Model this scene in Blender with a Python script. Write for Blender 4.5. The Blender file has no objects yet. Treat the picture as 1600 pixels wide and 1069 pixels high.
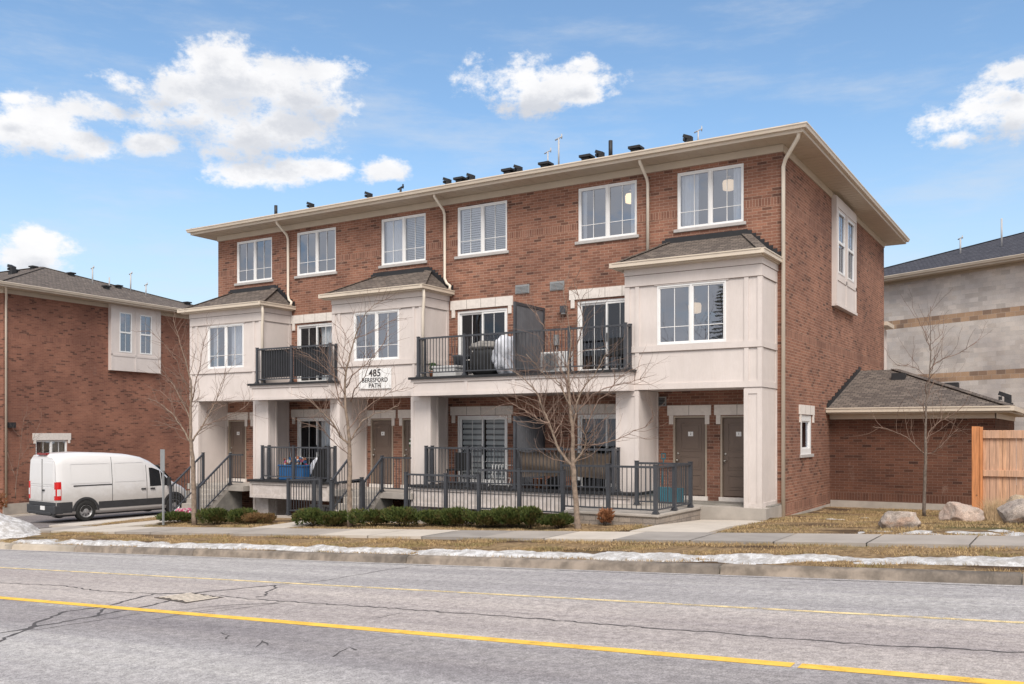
import bpy, math, random
import numpy as np
from mathutils import Vector, noise as mnoise, Matrix
R = math.radians
sc = bpy.context.scene
# ------------------------------------------------------------------ camera
THETA = 31.7
cam_d = bpy.data.cameras.new('camera'); cam = bpy.data.objects.new('camera', cam_d)
sc.collection.objects.link(cam); sc.camera = cam
cam.location = (0, 0, 1.96); cam.rotation_euler = (R(90), 0, R(THETA))
cam_d.sensor_width = 36; cam_d.lens = 32.24; cam_d.shift_y = 0.0878
cam_d.clip_start = 0.1; cam_d.clip_end = 2000
# ------------------------------------------------------------------ colour management
sc.view_settings.view_transform = 'Standard'; sc.view_settings.look = 'None'
sc.view_settings.gamma = 1.0; sc.view_settings.use_curve_mapping = False
sc.view_settings.exposure = 0.53
# ------------------------------------------------------------------ sun
SUN_EL, SUN_AZ = 50.0, 143.0      # azimuth clockwise from +Y
sd = bpy.data.lights.new('sun', 'SUN'); sd.energy = 2.6; sd.angle = R(30); sd.color = (1.0, 0.92, 0.83)
sun = bpy.data.objects.new('sun', sd); sc.collection.objects.link(sun)
v = Vector((math.sin(R(SUN_AZ))*math.cos(R(SUN_EL)), math.cos(R(SUN_AZ))*math.cos(R(SUN_EL)), math.sin(R(SUN_EL))))
sun.rotation_euler = v.to_track_quat('Z', 'Y').to_euler()
# ------------------------------------------------------------------ node helpers
def nnode(nt, typ, **kw):
    n = nt.nodes.new(typ)
    for k, val in kw.items():
        setattr(n, k, val)
    return n
def setin(nt, sock, val):
    if val is None: return
    if hasattr(val, 'is_output') or isinstance(val, bpy.types.NodeSocket):
        nt.links.new(val, sock)
    else:
        sock.default_value = val
def M(nt, op, a, b=None, c=None, clamp=False):
    n = nt.nodes.new('ShaderNodeMath'); n.operation = op; n.use_clamp = clamp
    setin(nt, n.inputs[0], a); setin(nt, n.inputs[1], b); setin(nt, n.inputs[2], c)
    return n.outputs[0]
def MIX(nt, f, a, b, mode='MIX'):
    n = nt.nodes.new('ShaderNodeMix'); n.data_type = 'RGBA'; n.blend_type = mode
    n.clamp_factor = True
    setin(nt, n.inputs[0], f)
    setin(nt, n.inputs[6], a if not isinstance(a, tuple) else (*a[:3], 1)); setin(nt, n.inputs[7], b if not isinstance(b, tuple) else (*b[:3], 1))
    return n.outputs[2]
def NOISE(nt, vec, scale, detail=4, rough=.55, dim='3D'):
    n = nt.nodes.new('ShaderNodeTexNoise'); n.noise_dimensions = dim
    if vec is not None: nt.links.new(vec, n.inputs['Vector'])
    n.inputs['Scale'].default_value = scale; n.inputs['Detail'].default_value = detail; n.inputs['Roughness'].default_value = rough
    return n.outputs[0]
def RAMP(nt, fac, stops):
    n = nt.nodes.new('ShaderNodeValToRGB'); cr = n.color_ramp
    while len(cr.elements) < len(stops): cr.elements.new(.5)
    for e, (p, col) in zip(cr.elements, stops):
        e.position = p; e.color = (col, col, col, 1) if not isinstance(col, tuple) else (*col[:3], 1)
    nt.links.new(fac, n.inputs[0]); return n.outputs[0]
def MAPR(nt, x, a, b, c=0., d=1.):
    n = nt.nodes.new('ShaderNodeMapRange'); n.clamp = True
    n.interpolation_type = 'SMOOTHSTEP'
    setin(nt, n.inputs[0], x); n.inputs[1].default_value = a; n.inputs[2].default_value = b
    n.inputs[3].default_value = c; n.inputs[4].default_value = d
    return n.outputs[0]
def COMB(nt, x, y, z=0.):
    n = nt.nodes.new('ShaderNodeCombineXYZ'); setin(nt, n.inputs[0], x); setin(nt, n.inputs[1], y); setin(nt, n.inputs[2], z)
    return n.outputs[0]
def SEP(nt, v):
    n = nt.nodes.new('ShaderNodeSeparateXYZ'); nt.links.new(v, n.inputs[0]); return n.outputs
def VSC(nt, v, s):
    n = nt.nodes.new('ShaderNodeVectorMath'); n.operation = 'MULTIPLY'; nt.links.new(v, n.inputs[0]); n.inputs[1].default_value = s
    return n.outputs[0]
# ------------------------------------------------------------------ world: sky + clouds
world = bpy.data.worlds.new('World'); sc.world = world; world.use_nodes = True
wn = world.node_tree; wn.nodes.clear()
sky = wn.nodes.new('ShaderNodeTexSky'); sky.sky_type = 'NISHITA'; sky.sun_disc = False
sky.sun_elevation = R(SUN_EL); sky.sun_rotation = R(SUN_AZ); sky.altitude = 150
sky.air_density = 1.0; sky.dust_density = 0.6; sky.ozone_density = 1.2
tc = wn.nodes.new('ShaderNodeTexCoord'); sx_, sy_, sz_ = SEP(wn, tc.outputs['Generated'])
_c, _s = math.cos(R(THETA)), math.sin(R(THETA))
right = M(wn, 'ADD', M(wn, 'MULTIPLY', sx_, _c), M(wn, 'MULTIPLY', sy_, _s))
fwd = M(wn, 'ADD', M(wn, 'MULTIPLY', sx_, -_s), M(wn, 'MULTIPLY', sy_, _c))
az = M(wn, 'MULTIPLY', M(wn, 'ARCTAN2', right, fwd), 57.2958)
el = M(wn, 'MULTIPLY', M(wn, 'ARCSINE', sz_), 57.2958)
n1 = NOISE(wn, COMB(wn, M(wn, 'MULTIPLY', az, 1.0), M(wn, 'MULTIPLY', el, 1.7), 0.0), .24, 9, .64)
n2 = NOISE(wn, COMB(wn, M(wn, 'MULTIPLY', az, 1.0), M(wn, 'MULTIPLY', el, 1.9), 7.7), .13, 6, .6)
# cloud masses: (azimuth, elevation, half width, half height, weight) in degrees
BLOBS = [(-16.7, 20.4, 3.12, 1.68, 1.0), (-13.0, 20.0, 2.85, 1.55, 1.0), (-19.2, 18.6, 2.5, 1.36, 0.95), (-15.6, 17.9, 3.52, 1.74, 0.95), (-11.4, 19.8, 1.73, 1.46, 0.9), (-22.9, 19.4, 1.29, 0.59, 0.85), (-20.5, 19.9, 1.4, 0.66, 0.8), (-24.1, 17.8, 1.67, 0.6, 0.85), (-21.3, 17.8, 1.39, 0.67, 0.7), (-21.5, 16.4, 1.31, 0.48, 0.8), (-15.6, 15.0, 2.78, 0.65, 0.95), (-12.6, 15.7, 2.29, 0.58, 0.9), (-7.7, 15.7, 1.26, 0.55, 0.85), (-27.3, 16.2, 2.37, 1.24, 1.0), (-25.1, 16.0, 1.38, 0.67, 0.85), (-28.6, 17.7, 0.68, 0.29, 0.8), (-27.6, 9.6, 1.73, 1.1, 0.8), (-27.5, 10.4, 1.26, 0.62, 0.9), (1.4, 20.6, 3.4, 1.19, 1.0), (-1.0, 21.0, 2.0, 0.91, 0.9), (4.4, 20.4, 1.91, 0.84, 0.95), (4.2, 21.7, 1.19, 0.45, 0.8), (27.9, 17.3, 2.18, 1.16, 1.0), (28.6, 19.1, 1.23, 0.5, 0.8), (25.7, 17.0, 1.3, 0.59, 0.8), (26.0, 16.1, 1.29, 0.46, 0.7),
         (-60, 30, 18, 8, .9), (75, 28, 20, 9, .9), (150, 25, 30, 8, .95), (-140, 35, 26, 10, .95), (180, 50, 30, 10, .9), (-110, 18, 20, 6, .9), (110, 50, 20, 10, .9)]
def blobs(elv, lst):
    mask = None
    for (a0, e0, ra, re, w) in lst:
        dx = M(wn, 'DIVIDE', M(wn, 'SUBTRACT', az, a0), ra); dy = M(wn, 'DIVIDE', M(wn, 'SUBTRACT', elv, e0), re)
        d = M(wn, 'SQRT', M(wn, 'ADD', M(wn, 'MULTIPLY', dx, dx), M(wn, 'MULTIPLY', dy, dy)))
        b = M(wn, 'MULTIPLY', M(wn, 'SUBTRACT', 1.52, d), w)
        mask = b if mask is None else M(wn, 'SMOOTH_MAX', mask, b, .3)
    return mask
mask = blobs(el, BLOBS)
mask = M(wn, 'MAXIMUM', mask, MAPR(wn, M(wn, 'ABSOLUTE', az), 55., 85., -2., .95))  # unseen cloud cover added beside and behind the camera to whiten the fill light
above = blobs(M(wn, 'ADD', el, 1.5), BLOBS[:26])
nn = M(wn, 'ADD', M(wn, 'MULTIPLY', M(wn, 'SUBTRACT', n1, .5), 1.9), M(wn, 'MULTIPLY', M(wn, 'SUBTRACT', NOISE(wn, COMB(wn, az, M(wn, 'MULTIPLY', el, 1.3), 1.7), .9, 8, .7), .5), .75))
dens = M(wn, 'ADD', M(wn, 'MULTIPLY', M(wn, 'MINIMUM', mask, .9), .55), nn)
cl = MAPR(wn, dens, .04, .46)
n3 = NOISE(wn, COMB(wn, M(wn, 'MULTIPLY', az, .5), M(wn, 'MULTIPLY', el, 2.2), 3.1), .16, 6, .62)
wisps = M(wn, 'MULTIPLY', MAPR(wn, n3, .44, .78), .45)
lowhaze = M(wn, 'MULTIPLY', MAPR(wn, el, 19., 2.), .66)
shade = M(wn, 'ADD', M(wn, 'MULTIPLY', MAPR(wn, M(wn, 'ADD', M(wn, 'MULTIPLY', above, .8), M(wn, 'MULTIPLY', nn, 1.2)), .25, 1.1), .75), M(wn, 'MULTIPLY', MAPR(wn, n2, .42, .66), .35), clamp=True)
tone = MIX(wn, shade, (7.4, 7.4, 7.5), (4.9, 5.1, 5.55))
skyc = MIX(wn, 1.0, sky.outputs[0], (1.25, 1.40, 1.43), 'MULTIPLY')
base = MIX(wn, lowhaze, skyc, (4.55, 5.05, 5.55))
base = MIX(wn, wisps, base, (5.4, 5.7, 6.1))
col = MIX(wn, cl, base, tone)
bg = wn.nodes.new('ShaderNodeBackground'); bg.inputs[1].default_value = 0.094
wn.links.new(col, bg.inputs[0]); wo = wn.nodes.new('ShaderNodeOutputWorld'); wn.links.new(bg.outputs[0], wo.inputs[0])
# ------------------------------------------------------------------ materials
MATS = {}
def newmat(name):
    m = bpy.data.materials.new(name); m.use_nodes = True; nt = m.node_tree; nt.nodes.clear()
    o = nt.nodes.new('ShaderNodeOutputMaterial'); p = nt.nodes.new('ShaderNodeBsdfPrincipled')
    nt.links.new(p.outputs[0], o.inputs[0]); MATS[name] = m
    return m, nt, p, o
def plain(name, col, rough=.6, var=.12, scale=3., metal=0., bump=0., spec=.5, bscale=60., coat=0.):
    m, nt, p, o = newmat(name)
    t = nt.nodes.new('ShaderNodeTexCoord').outputs['Object']
    n = NOISE(nt, t, scale, 5, .6); n_ = MAPR(nt, n, .3, .7)
    a = tuple(c*(1-var) for c in col); b = tuple(min(1, c*(1+var)) for c in col)
    nt.links.new(MIX(nt, n_, a, b), p.inputs['Base Color'])
    p.inputs['Roughness'].default_value = rough; p.inputs['Metallic'].default_value = metal
    p.inputs['Specular IOR Level'].default_value = spec
    if coat: p.inputs['Coat Weight'].default_value = coat; p.inputs['Coat Roughness'].default_value = .06
    if bump:
        bn = nt.nodes.new('ShaderNodeBump'); bn.inputs['Strength'].default_value = bump; bn.inputs['Distance'].default_value = .01
        nt.links.new(NOISE(nt, t, bscale, 4, .6), bn.inputs['Height']); nt.links.new(bn.outputs[0], p.inputs['Normal'])
    return m
def wallcoords(nt):
    t = nt.nodes.new('ShaderNodeTexCoord'); x, y, z = SEP(nt, t.outputs['Object']); nx, ny, nz = SEP(nt, t.outputs['Normal'])
    side = M(nt, 'GREATER_THAN', M(nt, 'ABSOLUTE', nx), .5)
    u = M(nt, 'ADD', M(nt, 'MULTIPLY', x, M(nt, 'SUBTRACT', 1., side)), M(nt, 'MULTIPLY', y, side))
    return u, z, t.outputs['Object'], nz
def brickmat(name, c1, c2, dark, mortar, bw=.257, bh=.079, mo=.011, darkshare=.10, bands=()):
    m, nt, p, o = newmat(name)
    u, z, obj, nz = wallcoords(nt)
    uv = COMB(nt, u, z)
    def brick(vec, w, h, off=.5):
        b = nt.nodes.new('ShaderNodeTexBrick'); nt.links.new(vec, b.inputs['Vector'])
        b.offset = off; b.offset_frequency = 2
        b.inputs['Color1'].default_value = (*c1, 1); b.inputs['Color2'].default_value = (*c2, 1); b.inputs['Mortar'].default_value = (*mortar, 1)
        b.inputs['Scale'].default_value = 1; b.inputs['Mortar Size'].default_value = mo*.5; b.inputs['Mortar Smooth'].default_value = .3
        b.inputs['Bias'].default_value = 0.; b.inputs['Brick Width'].default_value = w; b.inputs['Row Height'].default_value = h
        return b
    b1 = brick(uv, bw, bh)
    row = M(nt, 'FLOOR', M(nt, 'DIVIDE', z, bh))
    even = M(nt, 'SUBTRACT', 1., M(nt, 'ABSOLUTE', M(nt, 'MODULO', row, 2.)))
    colm = M(nt, 'FLOOR', M(nt, 'DIVIDE', M(nt, 'ADD', u, M(nt, 'MULTIPLY', even, bw*.5)), bw))
    wnz = nt.nodes.new('ShaderNodeTexWhiteNoise'); wnz.noise_dimensions = '2D'; nt.links.new(COMB(nt, row, colm), wnz.inputs['Vector'])
    # dark bricks gather in loose clusters
    clus = NOISE(nt, VSC(nt, obj, (.7, .7, 1.3)), .9, 3, .6)
    thr = M(nt, 'ADD', wnz.outputs[0], M(nt, 'MULTIPLY', M(nt, 'SUBTRACT', clus, .5), .55))
    isd = MAPR(nt, thr, 1.-darkshare-.03, 1.-darkshare+.06)
    notm = M(nt, 'SUBTRACT', 1., b1.outputs['Fac'])
    c = MIX(nt, M(nt, 'MULTIPLY', M(nt, 'MULTIPLY', isd, notm), .8), b1.outputs['Color'], dark)
    # per-brick hue wander
    c = MIX(nt, M(nt, 'MULTIPLY', M(nt, 'MULTIPLY', wnz.outputs[1], notm), .22), c, (c1[0]*1.5, c1[1]*1.35, c1[2]*1.15))
    for (za, zb, hh) in bands:
        b2 = brick(COMB(nt, u, M(nt, 'SUBTRACT', z, za)), bh, hh, 0.)
        inb = M(nt, 'MULTIPLY', M(nt, 'GREATER_THAN', z, za), M(nt, 'LESS_THAN', z, zb))
        c = MIX(nt, inb, c, b2.outputs['Color'])
    fine = NOISE(nt, obj, 38., 4, .7); big = NOISE(nt, obj, .55, 4, .55)
    c = MIX(nt, 1., c, MIX(nt, MAPR(nt, fine, .25, .75), (.80, .80, .80), (1.2, 1.2, 1.2)), 'MULTIPLY')
    c = MIX(nt, 1., c, MIX(nt, MAPR(nt, big, .3, .7), (.80, .79, .80), (1.15, 1.14, 1.11)), 'MULTIPLY')
    eff = M(nt, 'MULTIPLY', MAPR(nt, NOISE(nt, VSC(nt, obj, (1., 1., .5)), 1.7, 6, .7), .60, .74), MAPR(nt, fine, .35, .6)); c = MIX(nt, M(nt, 'MULTIPLY', eff, .30), c, (.42, .34, .29))
    nt.links.new(c, p.inputs['Base Color']); p.inputs['Roughness'].default_value = .9; p.inputs['Specular IOR Level'].default_value = .2
    bn = nt.nodes.new('ShaderNodeBump'); bn.inputs['Strength'].default_value = .6; bn.inputs['Distance'].default_value = .012
    nt.links.new(M(nt, 'ADD', M(nt, 'MULTIPLY', b1.outputs['Fac'], -1.), M(nt, 'MULTIPLY', fine, .5)), bn.inputs['Height']); nt.links.new(bn.outputs[0], p.inputs['Normal'])
    return m
def shingle(name, ca, cb):
    m, nt, p, o = newmat(name)
    t = nt.nodes.new('ShaderNodeTexCoord'); x, y, z = SEP(nt, t.outputs['Object']); nx, ny, nz = SEP(nt, t.outputs['Normal'])
    side = M(nt, 'GREATER_THAN', M(nt, 'ABSOLUTE', nx), M(nt, 'ABSOLUTE', ny))
    u = M(nt, 'ADD', M(nt, 'MULTIPLY', x, M(nt, 'SUBTRACT', 1., side)), M(nt, 'MULTIPLY', y, side))
    b = nt.nodes.new('ShaderNodeTexBrick'); nt.links.new(COMB(nt, u, M(nt, 'MULTIPLY', z, 3.0)), b.inputs['Vector'])
    b.inputs['Scale'].default_value = 1; b.inputs['Brick Width'].default_value = .21; b.inputs['Row Height'].default_value = .14
    b.inputs['Mortar Size'].default_value = .012; b.inputs['Mortar Smooth'].default_value = .4
    b.inputs['Color1'].default_value = (*ca, 1); b.inputs['Color2'].default_value = (*cb, 1); b.inputs['Mortar'].default_value = (*[c*.35 for c in ca], 1)
    f = NOISE(nt, t.outputs['Object'], 90., 3, .7)
    c = MIX(nt, 1., b.outputs['Color'], MIX(nt, MAPR(nt, f, .3, .7), (.7, .7, .7), (1.3, 1.3, 1.3)), 'MULTIPLY')
    nt.links.new(c, p.inputs['Base Color']); p.inputs['Roughness'].default_value = .95; p.inputs['Specular IOR Level'].default_value = .15
    bn = nt.nodes.new('ShaderNodeBump'); bn.inputs['Strength'].default_value = .7; bn.inputs['Distance'].default_value = .01
    nt.links.new(M(nt, 'SUBTRACT', f, b.outputs['Fac']), bn.inputs['Height']); nt.links.new(bn.outputs[0], p.inputs['Normal'])
    return m
def glassmat(name, tint, refl, fk=.5):
    m, nt, p, o = newmat(name); nt.nodes.remove(p)
    tr = nt.nodes.new('ShaderNodeBsdfTransparent'); tr.inputs[0].default_value = (*tint, 1)
    gl = nt.nodes.new('ShaderNodeBsdfGlossy'); gl.inputs['Roughness'].default_value = .015; gl.inputs[0].default_value = (.76, .80, .90, 1)
    t = nt.nodes.new('ShaderNodeTexCoord').outputs['Object']
    bn = nt.nodes.new('ShaderNodeBump'); bn.inputs['Strength'].default_value = .12; bn.inputs['Distance'].default_value = .02
    nt.links.new(NOISE(nt, t, 1.1, 2, .4), bn.inputs['Height']); nt.links.new(bn.outputs[0], gl.inputs['Normal'])
    lw = nt.nodes.new('ShaderNodeLayerWeight'); lw.inputs[0].default_value = .35
    f = M(nt, 'ADD', M(nt, 'MULTIPLY', lw.outputs[0], fk), refl, clamp=True)
    mx = nt.nodes.new('ShaderNodeMixShader'); nt.links.new(f, mx.inputs[0]); nt.links.new(tr.outputs[0], mx.inputs[1]); nt.links.new(gl.outputs[0], mx.inputs[2])
    nt.links.new(mx.outputs[0], o.inputs[0]); return m
def emit(name, col, s):
    m, nt, p, o = newmat(name); p.inputs['Base Color'].default_value = (*col, 1)
    p.inputs['Emission Color'].default_value = (*col, 1); p.inputs['Emission Strength'].default_value = s
    return m
BR = brickmat('brick', (.285, .142, .102), (.175, .083, .062), (.060, .036, .034), (.39, .28, .215), mo=.0125, darkshare=.12, bands=((4.42, 4.62, .2), (7.78, 7.98, .2), (-.12, .10, .22)))
BR2 = brickmat('brick_neighbour', (.27, .128, .092), (.205, .094, .070), (.045, .028, .028), (.31, .185, .14), darkshare=.13, bands=((6.3, 6.5, .2),))
BR3 = brickmat('brick_garage', (.145, .068, .048), (.100, .047, .035), (.038, .022, .020), (.20, .14, .11), mo=.010, bands=((-.08, .14, .22),))
def cladmat():
    m, nt, p, o = newmat('cladding'); t = nt.nodes.new('ShaderNodeTexCoord').outputs['Object']; x, y, z = SEP(nt, t); b = (.655, .595, .57)
    st = NOISE(nt, VSC(nt, t, (1., 1., .12)), 5.5, 5, .65); bl = NOISE(nt, t, .8, 4, .6); fn = NOISE(nt, VSC(nt, t, (1., 1., .15)), 45., 4, .7)
    c = MIX(nt, MAPR(nt, bl, .3, .7), tuple(k*.94 for k in b), tuple(k*1.04 for k in b)); c = MIX(nt, 1., c, MIX(nt, MAPR(nt, st, .3, .7), (.975, .97, .96), (1.01, 1.01, 1.01)), 'MULTIPLY')
    c = MIX(nt, 1., c, MIX(nt, MAPR(nt, fn, .3, .7), (.97, .97, .97), (1.02, 1.02, 1.02)), 'MULTIPLY')
    dirt = M(nt, 'MULTIPLY', MAPR(nt, M(nt, 'ADD', z, M(nt, 'MULTIPLY', st, -.8)), .25, -.5), MAPR(nt, NOISE(nt, t, 6., 5, .7), .35, .6)); c = MIX(nt, M(nt, 'MULTIPLY', dirt, .35), c, (.30, .25, .20))
    drip = MAPR(nt, NOISE(nt, VSC(nt, t, (1., 1., .04)), 9., 3, .6), .62, .74); c = MIX(nt, M(nt, 'MULTIPLY', drip, .06), c, (.38, .34, .31))
    nt.links.new(c, p.inputs['Base Color']); p.inputs['Roughness'].default_value = .65
    bn = nt.nodes.new('ShaderNodeBump'); bn.inputs['Strength'].default_value = .12; bn.inputs['Distance'].default_value = .01; nt.links.new(fn, bn.inputs['Height']); nt.links.new(bn.outputs[0], p.inputs['Normal']); return m
CLAD = cladmat()
TRIM = plain('beige_trim', (.60, .52, .43), .5, .05, 1.5)
SOFF = plain('soffit_metal', (.54, .465, .375), .55, .05, 1.5)
WHITE = plain('white_frame', (.80, .80, .80), .4, .03, 3)
CHAR = plain('charcoal_metal', (.050, .054, .064), .42, .12, 4)
BLACKCAP = plain('black_membrane', (.016, .016, .019), .6, .2, 5)
STONE = plain('lintel_stone', (.70, .65, .61), .8, .07, 9, bump=.3, bscale=80)
SILL = plain('sill_stone', (.42, .40, .39), .8, .08, 9, bump=.3)
SILLD = plain('stone_joint', (.22, .19, .17), .9, .05, 9)
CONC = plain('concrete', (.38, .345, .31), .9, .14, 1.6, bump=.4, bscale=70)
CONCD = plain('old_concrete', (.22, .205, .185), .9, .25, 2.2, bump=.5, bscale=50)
DOORM = plain('taupe_door', (.155, .112, .090), .45, .05, 2)
DOORF = plain('tan_door_frame', (.36, .30, .24), .5, .05, 2)
SH = shingle('brown_shingle', (.185, .155, .135), (.095, .080, .074))
SHD = shingle('dark_shingle', (.085, .085, .100), (.052, .052, .064))
GLASS = glassmat('window_glass', (.78, .80, .82), .28)
GLASSD = glassmat('door_glass', (.72, .74, .75), .07, .25)
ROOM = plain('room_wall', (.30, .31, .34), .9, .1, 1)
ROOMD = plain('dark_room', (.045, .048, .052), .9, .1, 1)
CURT = plain('white_curtain', (.84, .87, .90), .9, .04, 6)
BLIND = plain('blind', (.82, .85, .86), .7, .03, 6)
BLIND2 = plain('sheer_blind', (.34, .36, .38), .9, .05, 6)
CHROME = plain('metal_handle', (.55, .53, .50), .3, .05, 5, metal=.9)
GREYM = plain('grey_metal', (.25, .26, .27), .5, .08, 5)
SCREEN = plain('grey_screen', (.12, .125, .14), .7, .10, 3)
LAMPW = emit('lamp_glow', (1., .72, .40), 1.3)
LAMPB = emit('ceiling_lamp_glow', (1., .74, .48), .6)
# ------------------------------------------------------------------ mesh builder
class MB:
    def __init__(s): s.v = []; s.f = []; s.m = []; s.sm = []; s.mats = []
    def mi(s, mat):
        if mat not in s.mats: s.mats.append(mat)
        return s.mats.index(mat)
    def poly(s, pts, mat, smooth=False):
        n = len(s.v); s.v += [tuple(p) for p in pts]; s.f.append(tuple(range(n, n+len(pts)))); s.m.append(s.mi(mat)); s.sm.append(smooth); return s
    def box(s, x0, x1, y0, y1, z0, z1, mat, b=0.0):
        if x0 > x1: x0, x1 = x1, x0
        if y0 > y1: y0, y1 = y1, y0
        if z0 > z1: z0, z1 = z1, z0
        n = len(s.v); s.v += [(x, y, z) for z in (z0, z1) for y in (y0, y1) for x in (x0, x1)]
        for q in ((0, 2, 3, 1), (4, 5, 7, 6), (0, 1, 5, 4), (2, 6, 7, 3), (0, 4, 6, 2), (1, 3, 7, 5)):
            s.f.append(tuple(n+i for i in q)); s.m.append(s.mi(mat)); s.sm.append(False)
        return s
    def obox(s, c, hx, hy, hz, mat, rot=None):
        M3 = rot or Matrix.Identity(3); n = len(s.v); c = Vector(c)
        for z in (-hz, hz):
            for y in (-hy, hy):
                for x in (-hx, hx): s.v.append(tuple(c + M3 @ Vector((x, y, z))))
        for q in ((0, 2, 3, 1), (4, 5, 7, 6), (0, 1, 5, 4), (2, 6, 7, 3), (0, 4, 6, 2), (1, 3, 7, 5)):
            s.f.append(tuple(n+i for i in q)); s.m.append(s.mi(mat)); s.sm.append(False)
        return s
    def bar(s, p0, p1, w, h, mat):       # rectangular bar between two points, h measured near vertical
        p0, p1 = Vector(p0), Vector(p1); d = p1-p0; L = d.length; d.normalize()
        up = Vector((0, 0, 1)) if abs(d.z) < .95 else Vector((0, 1, 0)); sx = d.cross(up).normalized(); uz = sx.cross(d)
        rot = Matrix((sx, d, uz)).transposed(); return s.obox((p0+p1)/2, w/2, L/2, h/2, mat, rot)
    def tube(s, pts, rad, mat, n=8, cap=True, smooth=True):
        pts = [Vector(p) for p in pts]; rings = []
        if not isinstance(rad, (list, tuple)): rad = [rad]*len(pts)
        prev = None
        for i, p in enumerate(pts):
            d = (pts[min(i+1, len(pts)-1)] - pts[max(i-1, 0)])
            if d.length < 1e-9: d = Vector((0, 0, 1))
            d.normalize()
            if prev is None:
                a = Vector((1, 0, 0)) if abs(d.x) < .8 else Vector((0, 1, 0)); u = d.cross(a).normalized()
            else:
                u = (prev - d*prev.dot(d)); u = u.normalized() if u.length > 1e-6 else d.orthogonal().normalized()
            prev = u; w = d.cross(u); b0 = len(s.v)
            s.v += [tuple(p + (u*math.cos(2*math.pi*k/n) + w*math.sin(2*math.pi*k/n))*rad[i]) for k in range(n)]; rings.append(b0)
        mi = s.mi(mat)
        for a, b in zip(rings, rings[1:]):
            for k in range(n):
                s.f.append((a+k, a+(k+1) % n, b+(k+1) % n, b+k)); s.m.append(mi); s.sm.append(smooth)
        if cap:
            s.f.append(tuple(rings[0]+k for k in range(n))[::-1]); s.m.append(mi); s.sm.append(False)
            s.f.append(tuple(rings[-1]+k for k in range(n))); s.m.append(mi); s.sm.append(False)
        return s
    def lathe(s, prof, c, mat, n=20, smooth=True):   # prof: (r,z)
        c = Vector(c); b0 = len(s.v); mi = s.mi(mat)
        for (r, z) in prof:
            s.v += [(c.x+r*math.cos(2*math.pi*k/n), c.y+r*math.sin(2*math.pi*k/n), c.z+z) for k in range(n)]
        for j in range(len(prof)-1):
            for k in range(n):
                s.f.append((b0+j*n+k, b0+j*n+(k+1) % n, b0+(j+1)*n+(k+1) % n, b0+(j+1)*n+k)); s.m.append(mi); s.sm.append(smooth)
        s.f.append(tuple(b0+k for k in range(n))[::-1]); s.m.append(mi); s.sm.append(False)
        s.f.append(tuple(b0+(len(prof)-1)*n+k for k in range(n))); s.m.append(mi); s.sm.append(False)
        return s
    def grid(s, fn, nu, nv, mat, smooth=True):
        b0 = len(s.v); mi = s.mi(mat)
        for i in range(nu+1):
            for j in range(nv+1): s.v.append(tuple(fn(i/nu, j/nv)))
        for i in range(nu):
            for j in range(nv):
                a = b0+i*(nv+1)+j; s.f.append((a, a+nv+1, a+nv+2, a+1)); s.m.append(mi); s.sm.append(smooth)
        return s
    def build(s, name, parent=None, loc=None, rz=0., bevel=0., origin=None):
        me = bpy.data.meshes.new(name)
        v = s.v
        if origin is not None: v = [(a-origin[0], b-origin[1], c-origin[2]) for a, b, c in v]
        me.from_pydata(v, [], s.f)
        for m in s.mats: me.materials.append(m)
        me.polygons.foreach_set('material_index', s.m); me.polygons.foreach_set('use_smooth', s.sm); me.update()
        o = bpy.data.objects.new(name, me); sc.collection.objects.link(o)
        if parent is not None: o.parent = parent
        if origin is not None: o.location = origin
        if loc is not None: o.location = loc
        if rz: o.rotation_euler = (0, 0, rz)
        if bevel:
            bm = o.modifiers.new('bevel', 'BEVEL'); bm.width = bevel; bm.segments = 2; bm.limit_method = 'ANGLE'
        return o
def tag(o, label=None, cat=None, group=None, kind=None):
    if label: o['label'] = label
    if cat: o['category'] = cat
    if group: o['group'] = group
    if kind: o['kind'] = kind
    return o
def thing(name, label, cat, loc=(0, 0, 0), rz=0., group=None):
    o = bpy.data.objects.new(name, None); sc.collection.objects.link(o); o.location = loc; o.rotation_euler = (0, 0, rz)
    o.empty_display_size = .2
    return tag(o, label, cat, group)
# ------------------------------------------------------------------ ground heights
K = .0476
def sm(t): t = max(0., min(1., t)); return t*t*(3-2*t)
def plane(x, a): return a + K*max(-110., min(45., x+6.4))
def gz(x, y):
    if 17.7 < y < 22.4 and -8.3 < x < -6.0: return plane(x, -.065) - .06*sm((y-19)/3)
    return gz0(x, y)
def gz0(x, y):
    if y < 13.4: a = -.28
    elif y < 16.15: a = -.155 + .06*sm((y-13.6)/2.5)
    elif y < 17.7: a = -.08
    elif y < 19.3: a = -.08 + .04*sm((y-17.7)/1.6)
    else: a = -.04 + .04*sm((y-19.3)/1.)
    z = plane(x, a)
    if y > 17.7 and x > -6.7:
        t = sm((y-17.9)/9.5)*sm((x+6.7)/.6 + .35)
        z = z*(1-t) + (-.30 + .012*(x+6))*t
    if x < -27.6 and y > 17.7: z = plane(x, -.09)
    return z
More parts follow.
